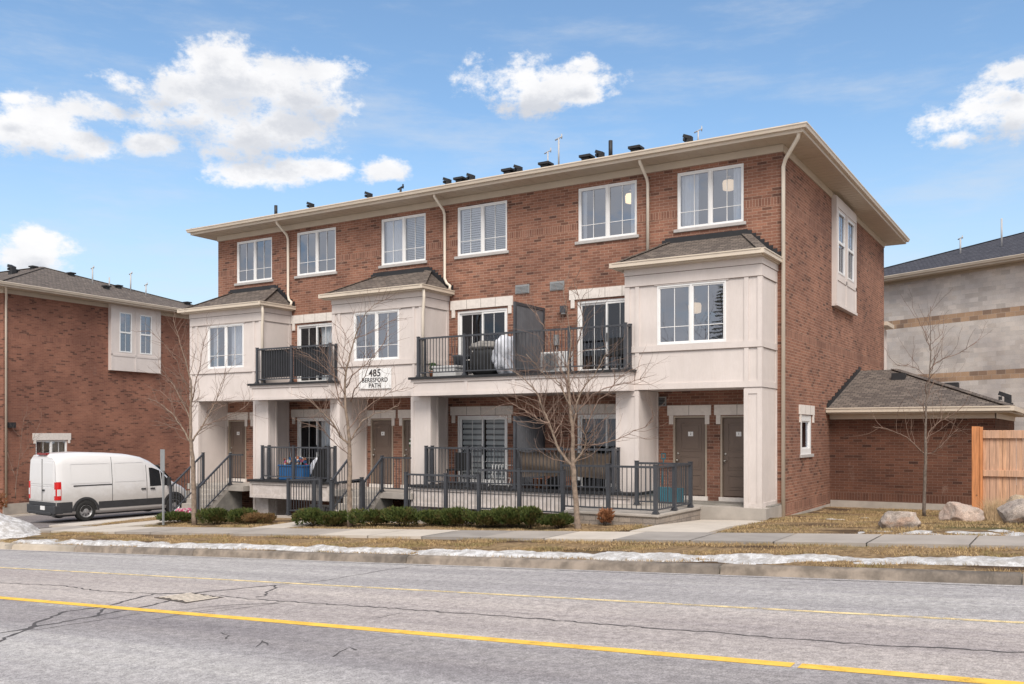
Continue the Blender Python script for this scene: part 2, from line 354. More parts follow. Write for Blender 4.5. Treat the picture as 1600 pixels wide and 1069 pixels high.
# =================================================================== SETTING
def groundmat():
    m, nt, p, o = newmat('winter_lawn')
    t = nt.nodes.new('ShaderNodeTexCoord').outputs['Object']
    n1 = NOISE(nt, VSC(nt, t, (.35, 1., 1.)), 1.1, 6, .65); n2 = NOISE(nt, t, 9., 6, .75); n3 = NOISE(nt, t, .35, 3, .5)
    c = MIX(nt, MAPR(nt, n2, .3, .7), (.12, .080, .048), (.36, .255, .145))
    c = MIX(nt, M(nt, 'MULTIPLY', MAPR(nt, n1, .46, .62), .85), c, (.055, .034, .024))
    c = MIX(nt, M(nt, 'MULTIPLY', MAPR(nt, n3, .52, .7), .5), c, (.11, .115, .045))
    nt.links.new(c, p.inputs['Base Color']); p.inputs['Roughness'].default_value = 1.; p.inputs['Specular IOR Level'].default_value = .1
    bn = nt.nodes.new('ShaderNodeBump'); bn.inputs['Strength'].default_value = 1.; bn.inputs['Distance'].default_value = .03
    nt.links.new(n2, bn.inputs['Height']); nt.links.new(bn.outputs[0], p.inputs['Normal'])
    return m
LAWN = groundmat()
def asphaltmat(name, base, lane=False):
    m, nt, p, o = newmat(name)
    t = nt.nodes.new('ShaderNodeTexCoord').outputs['Object']; x, y, z = SEP(nt, t)
    fine = NOISE(nt, t, 55., 6, .85); mid = NOISE(nt, t, 11., 6, .75); big = NOISE(nt, VSC(nt, t, (.12, 1., 1.)), .9, 5, .6); strk = NOISE(nt, VSC(nt, t, (.05, 2.2, 1.)), 1.6, 5, .6)
    g = lambda k: tuple(c*k for c in base)
    c = MIX(nt, MAPR(nt, fine, .28, .72), g(.42), g(1.58))
    c = MIX(nt, 1., c, MIX(nt, MAPR(nt, mid, .3, .7), (.72, .72, .72), (1.24, 1.24, 1.24)), 'MULTIPLY')
    c = MIX(nt, 1., c, MIX(nt, MAPR(nt, big, .3, .7), (.84, .83, .85), (1.1, 1.1, 1.09)), 'MULTIPLY')
    if lane:
        c = MIX(nt, 1., c, MIX(nt, MAPR(nt, strk, .35, .62), (.90, .90, .91), (1.03, 1.03, 1.02)), 'MULTIPLY')
        # worn brownish middle strip between the yellow lines, darker travelled lane south of the centre line
        mb = M(nt, 'MULTIPLY', MAPR(nt, y, 7.9, 8.2), MAPR(nt, y, 10.9, 10.4))
        c = MIX(nt, mb, c, MIX(nt, 1., c, (1.03, .968, .93), 'MULTIPLY'))
        yy = M(nt, 'ADD', y, M(nt, 'MULTIPLY', M(nt, 'SUBTRACT', NOISE(nt, VSC(nt, t, (.25, 1, 1)), 1.2, 3, .6), .5), .9))
        dk = M(nt, 'MULTIPLY', MAPR(nt, yy, 6.35, 7.1), MAPR(nt, yy, 8.1, 7.9))
        dk2 = M(nt, 'MULTIPLY', MAPR(nt, x, -12., -6.), .0)
        c = MIX(nt, M(nt, 'MULTIPLY', dk, .85), c, MIX(nt, 1., c, (.66, .635, .65), 'MULTIPLY'))
        # two faint tyre paths in the far lane
        for y0 in (11.45, 12.75):
            w = M(nt, 'ABSOLUTE', M(nt, 'SUBTRACT', yy, y0)); c = MIX(nt, M(nt, 'MULTIPLY', MAPR(nt, w, .35, .0), .22), c, g(.60))
    pit = NOISE(nt, VSC(nt, t, (.7, 1.2, 1.)), 16., 5, .8); patch = NOISE(nt, t, .8, 4, .6)
    c = MIX(nt, M(nt, 'MULTIPLY', M(nt, 'MULTIPLY', MAPR(nt, pit, .56, .66), MAPR(nt, patch, .40, .62)), .55), c, g(.42))
    stain = NOISE(nt, VSC(nt, t, (.5, 1., 1.)), .55, 6, .7); c = MIX(nt, M(nt, 'MULTIPLY', MAPR(nt, stain, .56, .72), .35), c, g(.62))
    nt.links.new(c, p.inputs['Base Color']); p.inputs['Roughness'].default_value = .88; p.inputs['Specular IOR Level'].default_value = .3
    bn = nt.nodes.new('ShaderNodeBump'); bn.inputs['Strength'].default_value = .55; bn.inputs['Distance'].default_value = .01
    nt.links.new(fine, bn.inputs['Height']); nt.links.new(bn.outputs[0], p.inputs['Normal'])
    return m
ASPH = asphaltmat('road_asphalt', (.405, .388, .384), True)
ASPH2 = asphaltmat('lane_asphalt', (.20, .18, .175))
def paintmat(name, col, wear):
    m, nt, p, o = newmat(name); nt.nodes.remove(p)
    t = nt.nodes.new('ShaderNodeTexCoord').outputs['Object']
    d = nt.nodes.new('ShaderNodeBsdfDiffuse'); n = NOISE(nt, t, 60., 5, .8); n2 = NOISE(nt, t, 5., 4, .6)
    nt.links.new(MIX(nt, MAPR(nt, n2, .3, .7), tuple(c*.82 for c in col), col), d.inputs[0])
    tr = nt.nodes.new('ShaderNodeBsdfTransparent'); mx = nt.nodes.new('ShaderNodeMixShader')
    nt.links.new(MAPR(nt, M(nt, 'ADD', n, M(nt, 'MULTIPLY', M(nt, 'SUBTRACT', n2, .5), .5)), wear, wear+.16), mx.inputs[0])
    nt.links.new(d.outputs[0], mx.inputs[2]); nt.links.new(tr.outputs[0], mx.inputs[1]); nt.links.new(mx.outputs[0], o.inputs[0])
    return m
YEL = paintmat('yellow_paint', (.84, .53, .11), .27); YEL2 = paintmat('worn_yellow_paint', (.80, .64, .36), .38)
TAR_SHADE = plain('tar_shade', (.075, .068, .068), .8, .2, 20)
# road
mb = MB(); xs = [-150, -60, -40, -30, -20, -10, 0, 10, 20, 45]
for a, b in zip(xs, xs[1:]):
    mb.poly([(a, -3, plane(a, -.28)), (b, -3, plane(b, -.28)), (b, 13.45, plane(b, -.28)), (a, 13.45, plane(a, -.28))], ASPH)
tag(mb.build('road'), kind='structure')
def strip(name, x0, x1, y0, y1, mat, off=.004, a=-.28, n=40):
    mb = MB()
    for i in range(n):
        xa = x0+(x1-x0)*i/n; xb = x0+(x1-x0)*(i+1)/n
        mb.poly([(xa, y0, plane(xa, a)+off), (xb, y0, plane(xb, a)+off), (xb, y1, plane(xb, a)+off), (xa, y1, plane(xa, a)+off)], mat)
    return tag(mb.build(name), kind='structure')
strip('road_marking', -60, -2.12, 8.01, 8.18, YEL); strip('road_marking', -2.06, 20, 8.01, 8.18, YEL)
strip('road_marking', -60, 20, 10.70, 10.80, YEL2)
# tar-sealed cracks
rnd = random.Random(4)
def crack_shade(pts, w=.03, jit=.05, step=.25, seed=1):
    r = random.Random(seed); out = []
    for (a, b) in zip(pts, pts[1:]):
        L = math.dist(a, b); n = max(1, int(L/step))
        for i in range(n): t = i/n; out.append((a[0]+(b[0]-a[0])*t + r.uniform(-jit, jit), a[1]+(b[1]-a[1])*t + r.uniform(-jit, jit)))
    out.append(pts[-1]); mb = MB(); prev = None
    for i, p in enumerate(out):
        q = out[min(i+1, len(out)-1)]; o_ = out[max(0, i-1)]; d = Vector((q[0]-o_[0], q[1]-o_[1])); d.normalize(); ww = w*r.uniform(.5, 1.25)*.5
        n_ = Vector((-d.y, d.x))*ww; z = plane(p[0], -.28)+.0028
        cur = ((p[0]+n_.x, p[1]+n_.y, z), (p[0]-n_.x, p[1]-n_.y, z))
        if prev: mb.poly([prev[1], cur[1], cur[0], prev[0]], TAR_SHADE)
        prev = cur
    tag(mb.build('road_crack_shade'), kind='structure')
for k, (w_, pts) in enumerate([
 (.030, [(-26, 9.6), (-20, 9.4), (-16.54, 9.22), (-15.63, 9.27), (-14.91, 9.35), (-13.51, 9.13), (-12.81, 9.17), (-11.98, 9.25)]),
 (.060, [(-10.2, 5.2), (-10.72, 5.98), (-11.03, 6.30), (-11.18, 6.63), (-11.54, 6.89), (-12.04, 7.60), (-11.81, 8.09), (-11.94, 8.33), (-12.20, 9.18), (-11.64, 9.45), (-11.29, 9.96), (-10.95, 10.51)]),
 (.022, [(-10.95, 10.51), (-10.52, 11.08), (-10.38, 12.44), (-10.20, 13.02)]),
 (.060, [(-10.9, 5.6), (-11.24, 6.27), (-11.23, 6.66), (-11.22, 7.17), (-11.20, 7.57), (-11.23, 8.14), (-11.27, 8.75), (-11.51, 9.23)]),
 (.040, [(-11.20, 7.57), (-11.61, 7.88), (-11.82, 8.17)]), (.018, [(-11.04, 6.55), (-10.87, 7.13), (-10.76, 7.90), (-10.44, 8.26), (-10.13, 8.77), (-9.47, 9.20)]),
 (.035, [(-10.92, 10.48), (-10.71, 10.30), (-10.45, 9.87), (-10.18, 9.57), (-10.25, 9.46)]),
 (.036, [(-10.94, 9.40), (-10.08, 9.30), (-8.85, 9.32), (-7.95, 9.34), (-7.20, 9.33), (-5.78, 9.32), (-4.46, 9.26), (-3.34, 9.23), (-2.33, 9.17), (-1.45, 9.18), (-.41, 9.29), (3, 9.3)]),
 (.020, [(-8.51, 7.32), (-8.27, 7.21), (-8.14, 7.07)]), (.022, [(-7.45, 6.88), (-7.55, 7.02), (-7.65, 7.15), (-7.39, 6.99)]), (.022, [(-6.30, 6.81), (-6.45, 7.22), (-6.29, 7.15)]),
 (.016, [(-7.31, 8.70), (-7.26, 9.07)]), (.014, [(-10.13, 7.62), (-10.10, 8.19), (-9.82, 9.01)]), (.014, [(-10.14, 7.93), (-9.79, 8.47), (-9.47, 9.20)])]):
    crack_shade(pts, w_, min(.035, w_*.9), .09, seed=k+2)
# repaired catch basin in the centre lane
z0 = -12.45
gt = thing('drain_cover', 'worn concrete ribbed drain patch set in the road between the yellow lines', 'drain cover', (-11.28, 9.10, plane(-11.28, -.28)))
gt.rotation_euler = (0, -math.atan(K), 0)
gt.rotation_euler[2] = R(-12)
mb = MB().box(-.50, .50, -.30, .30, -.05, .0045, plain('old_patch', (.085, .07, .06), .9, .3, 30)); mb.build('rim', gt)
SWR = plain('worn_rib', (.62, .55, .47), .9, .2, 20)
mb = MB()
for i in range(7): mb.box(-.45+.135*i, -.45+.135*i+.06, -.25+.02*(i % 3), .25-.03*(i % 2), -.03, .012, SWR)
mb.build('grate', gt)
strip('road_marking', -21, 20, 13.24, 13.27, TAR_SHADE, .0035) if False else None
crack_shade([(-24, 13.26), (-10, 13.27), (6, 13.26)], .035, .008, .3, seed=40)  # dark line painted along the kerb foot in place of its shade
# far side of the road (behind the viewpoint)
mb = MB().grid(lambda u, w: (-150+195*u, -80+77*w, plane(-150+195*u, -.2)), 30, 4, LAWN); tag(mb.build('ground'), kind='structure')
# terrain behind the kerb, with the light wells cut out
HOLES = [(-16.95, -10.4, 19.55, 23.4), (-23.85, -20.55, 20.6, 23.4), (-24.75, -24.1, 20.6, 23.4), (-18.0, -16.95, 20.5, 23.4)]
xs = sorted(set([-150, -120, -90, -70, -55, -46, -42] + [-38+i*.5 for i in range(0, 84)] + [5, 8, 12, 20, 45, -10.4, -23.85, -20.55, -24.75, -24.1, -16.95, -6.42]))
ys = sorted(set([13.6+i*.35 for i in range(0, 60)] + [16.15, 17.7, 19.55, 20.6, 20.5, 23.4, 36, 40, 50, 70, 120, 250]))
rg = random.Random(3); idx = {}; mb = MB(); mi = mb.mi(LAWN)
def vid(i, j):
    if (i, j) not in idx:
        x, y = xs[i], ys[j]; idx[(i, j)] = len(mb.v)
        n = .05*mnoise.noise(Vector((x*.8, y*.8, 0))) if (17.9 < y < 40 or 13.9 < y < 16) and abs(x) < 40 else 0
        if 16.1 < y < 17.75: n = -.03
        if 17.6 < y < 22.3 and (-8.6 < x < -5.9 or -19.7 < x < -17.8 or -26.7 < x < -24.4): n = -.03
        if x < -28.6: n = -.06
        mb.v.append((x, y, gz(x, y)-.015+n))
    return idx[(i, j)]
for i in range(len(xs)-1):
    for j in range(len(ys)-1):
        cx, cy = (xs[i]+xs[i+1])/2, (ys[j]+ys[j+1])/2
        if any(h[0] < cx < h[1] and h[2] < cy < h[3] for h in HOLES): continue
        mb.f.append((vid(i, j), vid(i+1, j), vid(i+1, j+1), vid(i, j+1))); mb.m.append(mi); mb.sm.append(True)
tag(mb.build('lawn_ground'), kind='structure')
# kerb: rounded profile swept along the road, in slabs with open joints
prof = [(13.33, -.285), (13.42, -.28), (13.45, -.27), (13.475, -.18), (13.50, -.155), (13.54, -.142), (13.66, -.142), (13.70, -.15), (13.70, -.3)]
def kerbslab(path, mat):      # path: list of (x,y,dirx,diry) ; profile offset measured along the outward normal
    mb = MB(); mi = mb.mi(mat); rings = []
    for (x, y, nx, ny) in path:
        b = len(mb.v); rings.append(b)
        for (py, pz) in prof: d = py-13.45; X, Y = x+nx*d, y+ny*d; mb.v.append((X, Y, plane(X, pz)))
    for a, b in zip(rings, rings[1:]):
        for k in range(len(prof)-1): mb.f.append((a+k, b+k, b+k+1, a+k+1)); mb.m.append(mi); mb.sm.append(True)
    for a, fl in ((rings[0], 0), (rings[-1], 1)):
        f = tuple(range(a, a+len(prof))); mb.f.append(f if fl else f[::-1]); mb.m.append(mi); mb.sm.append(False)
    return tag(mb.build('kerb'), kind='structure')
KERB = plain('kerb_concrete', (.215, .178, .145), .9, .38, 3.5, bump=1., bscale=35); KERB2 = plain('new_kerb_concrete', (.42, .36, .29), .9, .12, 2.4, bump=.4, bscale=45)
JX = [-20.9, -16.55, -10.62, -4.62, -.62, 5.0, 12., 45.]
for a, b in zip(JX, JX[1:]):
    n = max(2, int((b-a)/1.5)); kerbslab([(a+.012+(b-a-.024)*i/n, 13.45, 0, 1) for i in range(n+1)], KERB)
kerbslab([(-23.6, 13.45, 0, 1), (-22.3, 13.45, 0, 1), (-20.92, 13.45, 0, 1)], KERB2)
strip('kerb_bed', -24, 45, 13.5, 13.69, CONCD, .0, -.165)
mb = MB()
for i in range(40): xa = -24+1.7*i; xb = xa+1.7; mb.poly([(xa, 13.5, plane(xa, -.3)), (xb, 13.5, plane(xb, -.3)), (xb, 13.5, plane(xb, -.165)), (xa, 13.5, plane(xa, -.165))], CONCD)
tag(mb.build('kerb_bed'), kind='structure')
# kerb return into the side lane
arc = []
for i in range(11):
    t = R(90)*i/10; arc.append((-23.6-3.4*math.sin(t)-.02, 13.45+3.4*(1-math.cos(t)), math.sin(t), math.cos(t)))
kerbslab(arc[::-1], KERB2)
# sidewalk slabs with joints, alternating tone
SW = plain('sidewalk_concrete', (.34, .305, .275), .9, .10, 1.1, bump=.35, bscale=90); SW2 = plain('pale_sidewalk_concrete', (.50, .45, .395), .9, .08, 1.1, bump=.35, bscale=90)
SW3 = plain('grey_sidewalk_concrete', (.29, .265, .245), .9, .12, 1.3, bump=.35, bscale=90)
mb = MB(); mb.grid(lambda u, w: (-27.8+47*u, 16.165+1.52*w, gz(-27.8+47*u, 17)-.012), 30, 1, CONCD, False)
x = -27.8; rs = random.Random(6)
while x < 18:
    w = 1.55; pale = (-27 < x < -24) or (-15.9 < x < -13) or rs.random() < .12
    mt = SW2 if pale else (SW3 if rs.random() < .45 else SW)
    x1 = x+w-.022; dz = rs.uniform(-.003, .004)
    mb.poly([(x, 16.15, plane(x, -.08)+.02+dz), (x1, 16.15, plane(x1, -.08)+.02+dz), (x1, 17.7, plane(x1, -.08)+.02+dz), (x, 17.7, plane(x, -.08)+.02+dz)], mt)
    mb.poly([(x, 16.15, plane(x, -.2)), (x1, 16.15, plane(x1, -.2)), (x1, 16.15, plane(x1, -.08)+.02+dz), (x, 16.15, plane(x, -.08)+.02+dz)], mt)
    x += w
tag(mb.build('sidewalk'), kind='structure')
# walkways up to the entrances
def walkway(x0, x1, y0, y1, fz, mat, n=6, name='walkway', th=.1):
    mb = MB(); L = (y1-y0)/n
    for i in range(n):
        a, b = y0+L*i, y0+L*(i+1)-.015
        P = [(x0, a), (x1, a), (x1, b), (x0, b)]; top = [(p[0], p[1], fz(*p)) for p in P]; mb.poly(top, mat)
        for k in range(4):
            q, r_ = top[k], top[(k+1) % 4]; mb.poly([(q[0], q[1], q[2]-th), (r_[0], r_[1], r_[2]-th), r_, q], mat)
    return tag(mb.build(name), kind='structure')
walkway(-8.03, -6.35, 17.71, 21.99, lambda x, y: gz(min(x, -6.75), y)+.02-.05*sm((y-19)/3), SW2, 3)
walkway(-19.35, -18.1, 17.71, 20.6, lambda x, y: plane(x, -.08)+.026+.06*sm((y-18)/3), SW2, 2)
walkway(-26.3, -24.8, 17.71, 20.3, lambda x, y: plane(x, -.08)+.028, SW2, 2)
# side lane: concrete crossing, asphalt lane, kerbs, pavement beside it
walkway(-28.7, -27.4, 17.71, 34, lambda x, y: plane(x, -.08)+.03, SW2, 10, 'lane_pavement')
mb = MB().grid(lambda u, w: (-38.2+9.5*u, 13.5+100*w, plane(-38.2+9.5*u, -.10)), 4, 20, ASPH2, False); tag(mb.build('side_lane'), kind='structure')
mb = MB().box(0, .18, 0, 60, -.2, .0, SW2)
o = mb.build('lane_kerb', loc=(-28.88, 17.71, plane(-28.8, -.08)+.035)); tag(o, kind='structure')
mb = MB().box(0, .18, 0, 60, -.2, .0, SW2); o = mb.build('lane_kerb', loc=(-38.2, 17.2, plane(-38.2, -.08)+.06)); tag(o, kind='structure')
mb = MB().grid(lambda u, w: (-38.0-3.9*u, 17.3+1.5*w + .0, plane(-38.0-3.9*u, -.08)+.04), 3, 1, SW2, False); tag(mb.build('lane_pavement'), kind='structure')
# =================================================================== FACADE BUILDERS
W = 23.5; B = 22.165; BB = 21.78; X0, X1 = -27.48, -6.42
def wall_y(mb, x0, x1, z0, z1, y, ops, mat, depth=.11, inner=None):
    """wall facing -y with rectangular openings and reveals"""
    xs = sorted(set([x0, x1] + [q for o in ops for q in (o[0], o[1]) if x0 < q < x1])); zs = sorted(set([z0, z1] + [q for o in ops for q in (o[2], o[3]) if z0 < q < z1]))
    for a, b in zip(xs, xs[1:]):
        for c, d in zip(zs, zs[1:]):
            mx, mz = (a+b)/2, (c+d)/2
            if any(o[0] < mx < o[1] and o[2] < mz < o[3] for o in ops): continue
            mb.poly([(a, y, c), (b, y, c), (b, y, d), (a, y, d)], mat)
    for (a, b, c, d) in ops:
        a, b = max(a, x0), min(b, x1); Y = y+depth
        mb.poly([(a, y, c), (a, y, d), (a, Y, d), (a, Y, c)], inner or mat); mb.poly([(b, y, d), (b, y, c), (b, Y, c), (b, Y, d)], inner or mat)
        mb.poly([(a, y, d), (b, y, d), (b, Y, d), (a, Y, d)], inner or mat); mb.poly([(a, y, c), (a, Y, c), (b, Y, c), (b, y, c)], inner or mat)
def wall_x(mb, y0, y1, z0, z1, x, ops, mat, depth=.11, inner=None):
    """wall facing +x"""
    t = MB(); wall_y(t, y0, y1, z0, z1, 0, ops, mat, depth, inner)
    n = len(mb.v); mb.v += [(x-p[1], p[0], p[2]) for p in t.v]; mb.f += [tuple(n+i for i in f) for f in t.f]
    mb.m += [mb.mi(t.mats[i]) for i in t.m]; mb.sm += t.sm
def place(o, x, y, side):
    """local frame: x along the wall, y into it"""
    o.location = (x, y, 0); o.rotation_euler = (0, 0, R(90) if side else 0); return o
def window(parent, x0, x1, z0, z1, y, side=False, curtain=None, glass=None, fr=.042, deep=1.4, dbl=True, rec=.02, grille=True, muz=.30, room=None, label=None):
    """casement pair: one mesh for frame, sub-parts for glass, curtain and the room behind. Local x from 0 to width."""
    w = x1-x0; mb = MB(); g = MB(); yi = rec
    mb.box(0, w, yi, yi+.08, z0, z0+fr, WHITE); mb.box(0, w, yi, yi+.08, z1-fr, z1, WHITE)
    mb.box(0, fr, yi, yi+.08, z0+fr, z1-fr, WHITE); mb.box(w-fr, w, yi, yi+.08, z0+fr, z1-fr, WHITE)
    panes = [(fr, w/2-.028), (w/2+.028, w-fr)] if dbl else [(fr, w-fr)]
    if dbl: mb.box(w/2-.028, w/2+.028, yi, yi+.08, z0+fr, z1-fr, WHITE)
    s = .035
    for (a, b) in panes:
        mb.box(a, b, yi+.02, yi+.07, z0+fr, z0+fr+s, WHITE); mb.box(a, b, yi+.02, yi+.07, z1-fr-s, z1-fr, WHITE)
        mb.box(a, a+s, yi+.02, yi+.07, z0+fr+s, z1-fr-s, WHITE); mb.box(b-s, b, yi+.02, yi+.07, z0+fr+s, z1-fr-s, WHITE)
        a, b = a+s, b-s
        if grille:
            m_ = (a+b)/2; mb.box(m_-.009, m_+.009, yi+.036, yi+.047, z0+fr+s, z1-fr-s, WHITE)
            zz = z0+(z1-z0)*muz; mb.box(a, b, yi+.037, yi+.048, zz-.008, zz+.008, WHITE)
        g.poly([(a, yi+.053, z0+fr+s), (b, yi+.053, z0+fr+s), (b, yi+.053, z1-fr-s), (a, yi+.053, z1-fr-s)], glass or GLASS)
    o = place(mb.build('window', parent), x0 if not side else y, y if not side else x0, side)
    if label: o['label'] = label
    g.build('pane', o)
    rm = room or ROOM; r = MB(); ya, yb = .115, deep
    A, Bx, C, D = -.25, w+.25, z0-.5, z1+.15
    r.poly([(A, yb, C), (Bx, yb, C), (Bx, yb, D), (A, yb, D)], rm); r.poly([(A, ya, C), (A, yb, C), (A, yb, D), (A, ya, D)], rm); r.poly([(Bx, ya, C), (Bx, yb, C), (Bx, yb, D), (Bx, ya, D)], rm)
    r.poly([(A, ya, C), (Bx, ya, C), (Bx, yb, C), (A, yb, C)], rm); r.poly([(A, ya, D), (Bx, ya, D), (Bx, yb, D), (A, yb, D)], rm)
    r.build('room_interior', o)
    if curtain:
        for (kind, a, b, c, d) in curtain:     # fractions of the opening
            xa, xb = w*a, w*b; za, zb = z0+(z1-z0)*c, z0+(z1-z0)*d; cm = MB()
            if kind == 'blind':
                n = max(2, int((zb-za)/.055))
                for i in range(n):
                    zz = za+(zb-za)*(i+.5)/n; cm.obox(((xa+xb)/2, .20, zz), (xb-xa)/2, .022, .004, BLIND, Matrix.Rotation(R(38), 3, 'X'))
                cm.build('blind', o)
            elif kind == 'zebra':
                n = max(2, int((zb-za)/.19))
                for i in range(n): zz = za+(zb-za)*i/n; cm.box(xa, xb, .20, .205, zz, zz+.12, BLIND)
                cm.build('blind', o)
            elif kind == 'shutter':
                cm.box(xa, xa+.05, .15, .18, za, zb, CURT); cm.box(xb-.05, xb, .15, .18, za, zb, CURT); cm.box(xa, xb, .151, .179, za, za+.06, CURT); cm.box(xa, xb, .151, .179, zb-.06, zb, CURT)
                n = max(2, int((zb-za-.12)/.07))
                for i in range(n): zz = za+.06+(zb-za-.12)*(i+.5)/n; cm.obox(((xa+xb)/2, .165, zz), (xb-xa)/2-.05, .03, .005, CURT, Matrix.Rotation(R(50), 3, 'X'))
                cm.build('shutter', o)
            else:
                n = int((xb-xa)/.035)+2
                cm.grid(lambda u, t: (xa+(xb-xa)*u, .19+.025*math.sin(u*(xb-xa)*62)+.008*math.sin(u*19), za+(zb-za)*t), max(16, n*3), 1, CURT)
                cm.build('curtain', o)
    return o
def sill(parent, x0, x1, z, y=W, side=False):
    mb = MB().box(0, x1-x0, -.05, .06, z-.085, z, SILL); return place(mb.build('window_sill', parent, bevel=.006), x0 if not side else y, y if not side else x0, side)
def lintel(parent, x0, x1, z0, z1, y=W, side=False, joints=(), lug=.0):
    mb = MB(); xs = [0]+[j*(x1-x0) for j in joints]+[x1-x0]
    for a, b in zip(xs, xs[1:]): mb.box(a+(.004 if a else 0), b-.004, -.035, .08, z0, z1, STONE)
    for j in xs[1:-1]: mb.box(j-.006, j+.006, -.0375, .05, z0+.003, z1-.003, SILLD)
    if lug:
        mb.box(.05, .17, -.033, .08, z0-lug, z0-.003, STONE); mb.box(x1-x0-.17, x1-x0-.05, -.033, .08, z0-lug, z0-.003, STONE)
    return place(mb.build('lintel', parent), x0 if not side else y, y if not side else x0, side)
def slider(parent, x0, x1, z0, z1, y, curtain=None, room=None):
    w = x1-x0; f = .065; mb = MB(); g = MB()
    mb.box(0, f, .02, .12, z0, z1, WHITE); mb.box(w-f, w, .02, .12, z0, z1, WHITE); mb.box(f, w-f, .02, .12, z1-f, z1, WHITE); mb.box(f, w-f, .02, .12, z0, z0+.05, WHITE)
    for (a, b, yy) in ((f, w/2+.03, .07), (w/2-.03, w-f, .035)):
        s = .055; c, d = z0+.05, z1-f
        mb.box(a, a+s, yy, yy+.03, c, d, WHITE); mb.box(b-s, b, yy, yy+.03, c, d, WHITE); mb.box(a+s, b-s, yy, yy+.03, c, c+.09, WHITE); mb.box(a+s, b-s, yy, yy+.03, d-.06, d, WHITE)
        a, b, c, d = a+s, b-s, c+.09, d-.06; m_ = (a+b)/2
        mb.box(m_-.008, m_+.008, yy+.01, yy+.02, c, d, WHITE)
        zz = c+(d-c)*.30; mb.box(a, b, yy+.011, yy+.021, zz-.007, zz+.007, WHITE)
        g.poly([(a, yy+.024, c), (b, yy+.024, c), (b, yy+.024, d), (a, yy+.024, d)], GLASSD)
    o = place(mb.build('sliding_door', parent), x0, y, False); g.build('pane', o)
    h = MB().box(w/2+.0, w/2+.022, .0, .035, z0+.9, z0+1.15, CHAR); h.build('handle', o)
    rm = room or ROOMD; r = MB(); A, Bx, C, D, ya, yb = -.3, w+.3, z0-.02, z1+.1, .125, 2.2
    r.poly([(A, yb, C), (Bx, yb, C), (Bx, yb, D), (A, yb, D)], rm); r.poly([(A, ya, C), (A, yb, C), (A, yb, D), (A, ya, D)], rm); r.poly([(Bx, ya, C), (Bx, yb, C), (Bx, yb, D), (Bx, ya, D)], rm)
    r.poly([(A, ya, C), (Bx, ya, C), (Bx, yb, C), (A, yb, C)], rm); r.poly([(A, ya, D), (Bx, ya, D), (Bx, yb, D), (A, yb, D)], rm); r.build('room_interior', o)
    if curtain:
        for (kind, a, b, c, d) in curtain:
            xa, xb = w*a, w*b; za, zb = z0+(z1-z0)*c, z0+(z1-z0)*d; cm = MB()
            if kind == 'zebra':
                n = max(2, int((zb-za)/.17))
                for i in range(n): zz = za+(zb-za)*i/n; cm.box(xa, xb, .15, .155, zz, zz+.115, BLIND)
                cm.poly([(xa, .19, za), (xb, .19, za), (xb, .19, zb), (xa, .19, zb)], BLIND2)
                cm.build('blind', o)
            else:
                cm.grid(lambda u, t: (xa+(xb-xa)*u, .17+.03*math.sin(u*(xb-xa)*55), za+(zb-za)*t), 60, 1, CURT); cm.build('curtain', o)
    return o
def entrydoor(parent, x0, z0, number, y=W, wreath=False):
    w = .95; z1 = 2.385; mb = MB()
    mb.box(0, .05, -.015, .12, z0, z1, DOORF); mb.box(w-.05, w, -.015, .12, z0, z1, DOORF); mb.box(.05, w-.05, -.015, .12, z1-.045, z1, DOORF)
    mb.box(-.03, w+.03, -.06, .10, z0-.115, z0-.002, STONE)
    fr = place(mb.build('door_frame', parent), x0, y, False)
    d = MB(); a, b, c, e = .055, w-.055, z0+.02, z1-.05; d.box(a, b, .055, .09, c, e, DOORM)
    # six raised panels with stepped mouldings
    px = [(a+.11, (a+b)/2-.05), ((a+b)/2+.05, b-.11)]; pz = [(c+.18, c+.72), (c+.86, c+1.20), (c+1.33, e-.16)]
    for (p, q) in [(a+.12, b-.12)]:
        for (r_, s_) in ((c+.16, c+.56), (c+.68, c+1.05), (c+1.17, e-.14)):
            d.box(p, q, .043, .054, r_, r_+.03, DOORM); d.box(p, q, .043, .054, s_-.03, s_, DOORM); d.box(p, p+.03, .043, .054, r_+.03, s_-.03, DOORM); d.box(q-.03, q, .043, .054, r_+.03, s_-.03, DOORM); d.box(p+.075, q-.075, .045, .054, r_+.075, s_-.075, DOORM)
    do = place(d.build('door', parent, bevel=.004), x0, y, False)
    h = MB(); h.lathe([(.0, 0), (.028, .0), (.03, .01), (.012, .02), (.012, .05), (.03, .06), (.03, .085), (.012, .095)], (0, 0, 0), CHROME, 12)
    ho = h.build('handle', do); ho.location = (a+.06, .055, z0+.95); ho.rotation_euler = (R(90), 0, 0)
    h = MB(); h.lathe([(.0, 0), (.03, .0), (.03, .02), (.015, .025)], (0, 0, 0), CHROME, 12); ho = h.build('deadbolt', do); ho.location = (a+.06, .055, z0+1.13); ho.rotation_euler = (R(90), 0, 0)
    pl = MB().box((a+b)/2-.07, (a+b)/2+.07, .0385, .0435, z0+1.60, z0+1.72, WHITE); pl = pl.build('number_plate', do)
    if number: text(number, .085, CHAR, (w/2, .037, z0+1.66), do, name='door_number', own_rot=True)
    if wreath:
        wm = MB(); r_ = random.Random(1)
        for k in range(60):
            t = k*.21; wm.obox((w/2+.16*math.cos(t)+r_.uniform(-.03, .03), .02+r_.uniform(-.02, .02), z0+1.35+.22*math.sin(t)), .025, .012, .03, GREEN if k % 3 else WHITE, Matrix.Rotation(t*3, 3, 'Y'))
        wm.build('wreath', do)
    return do
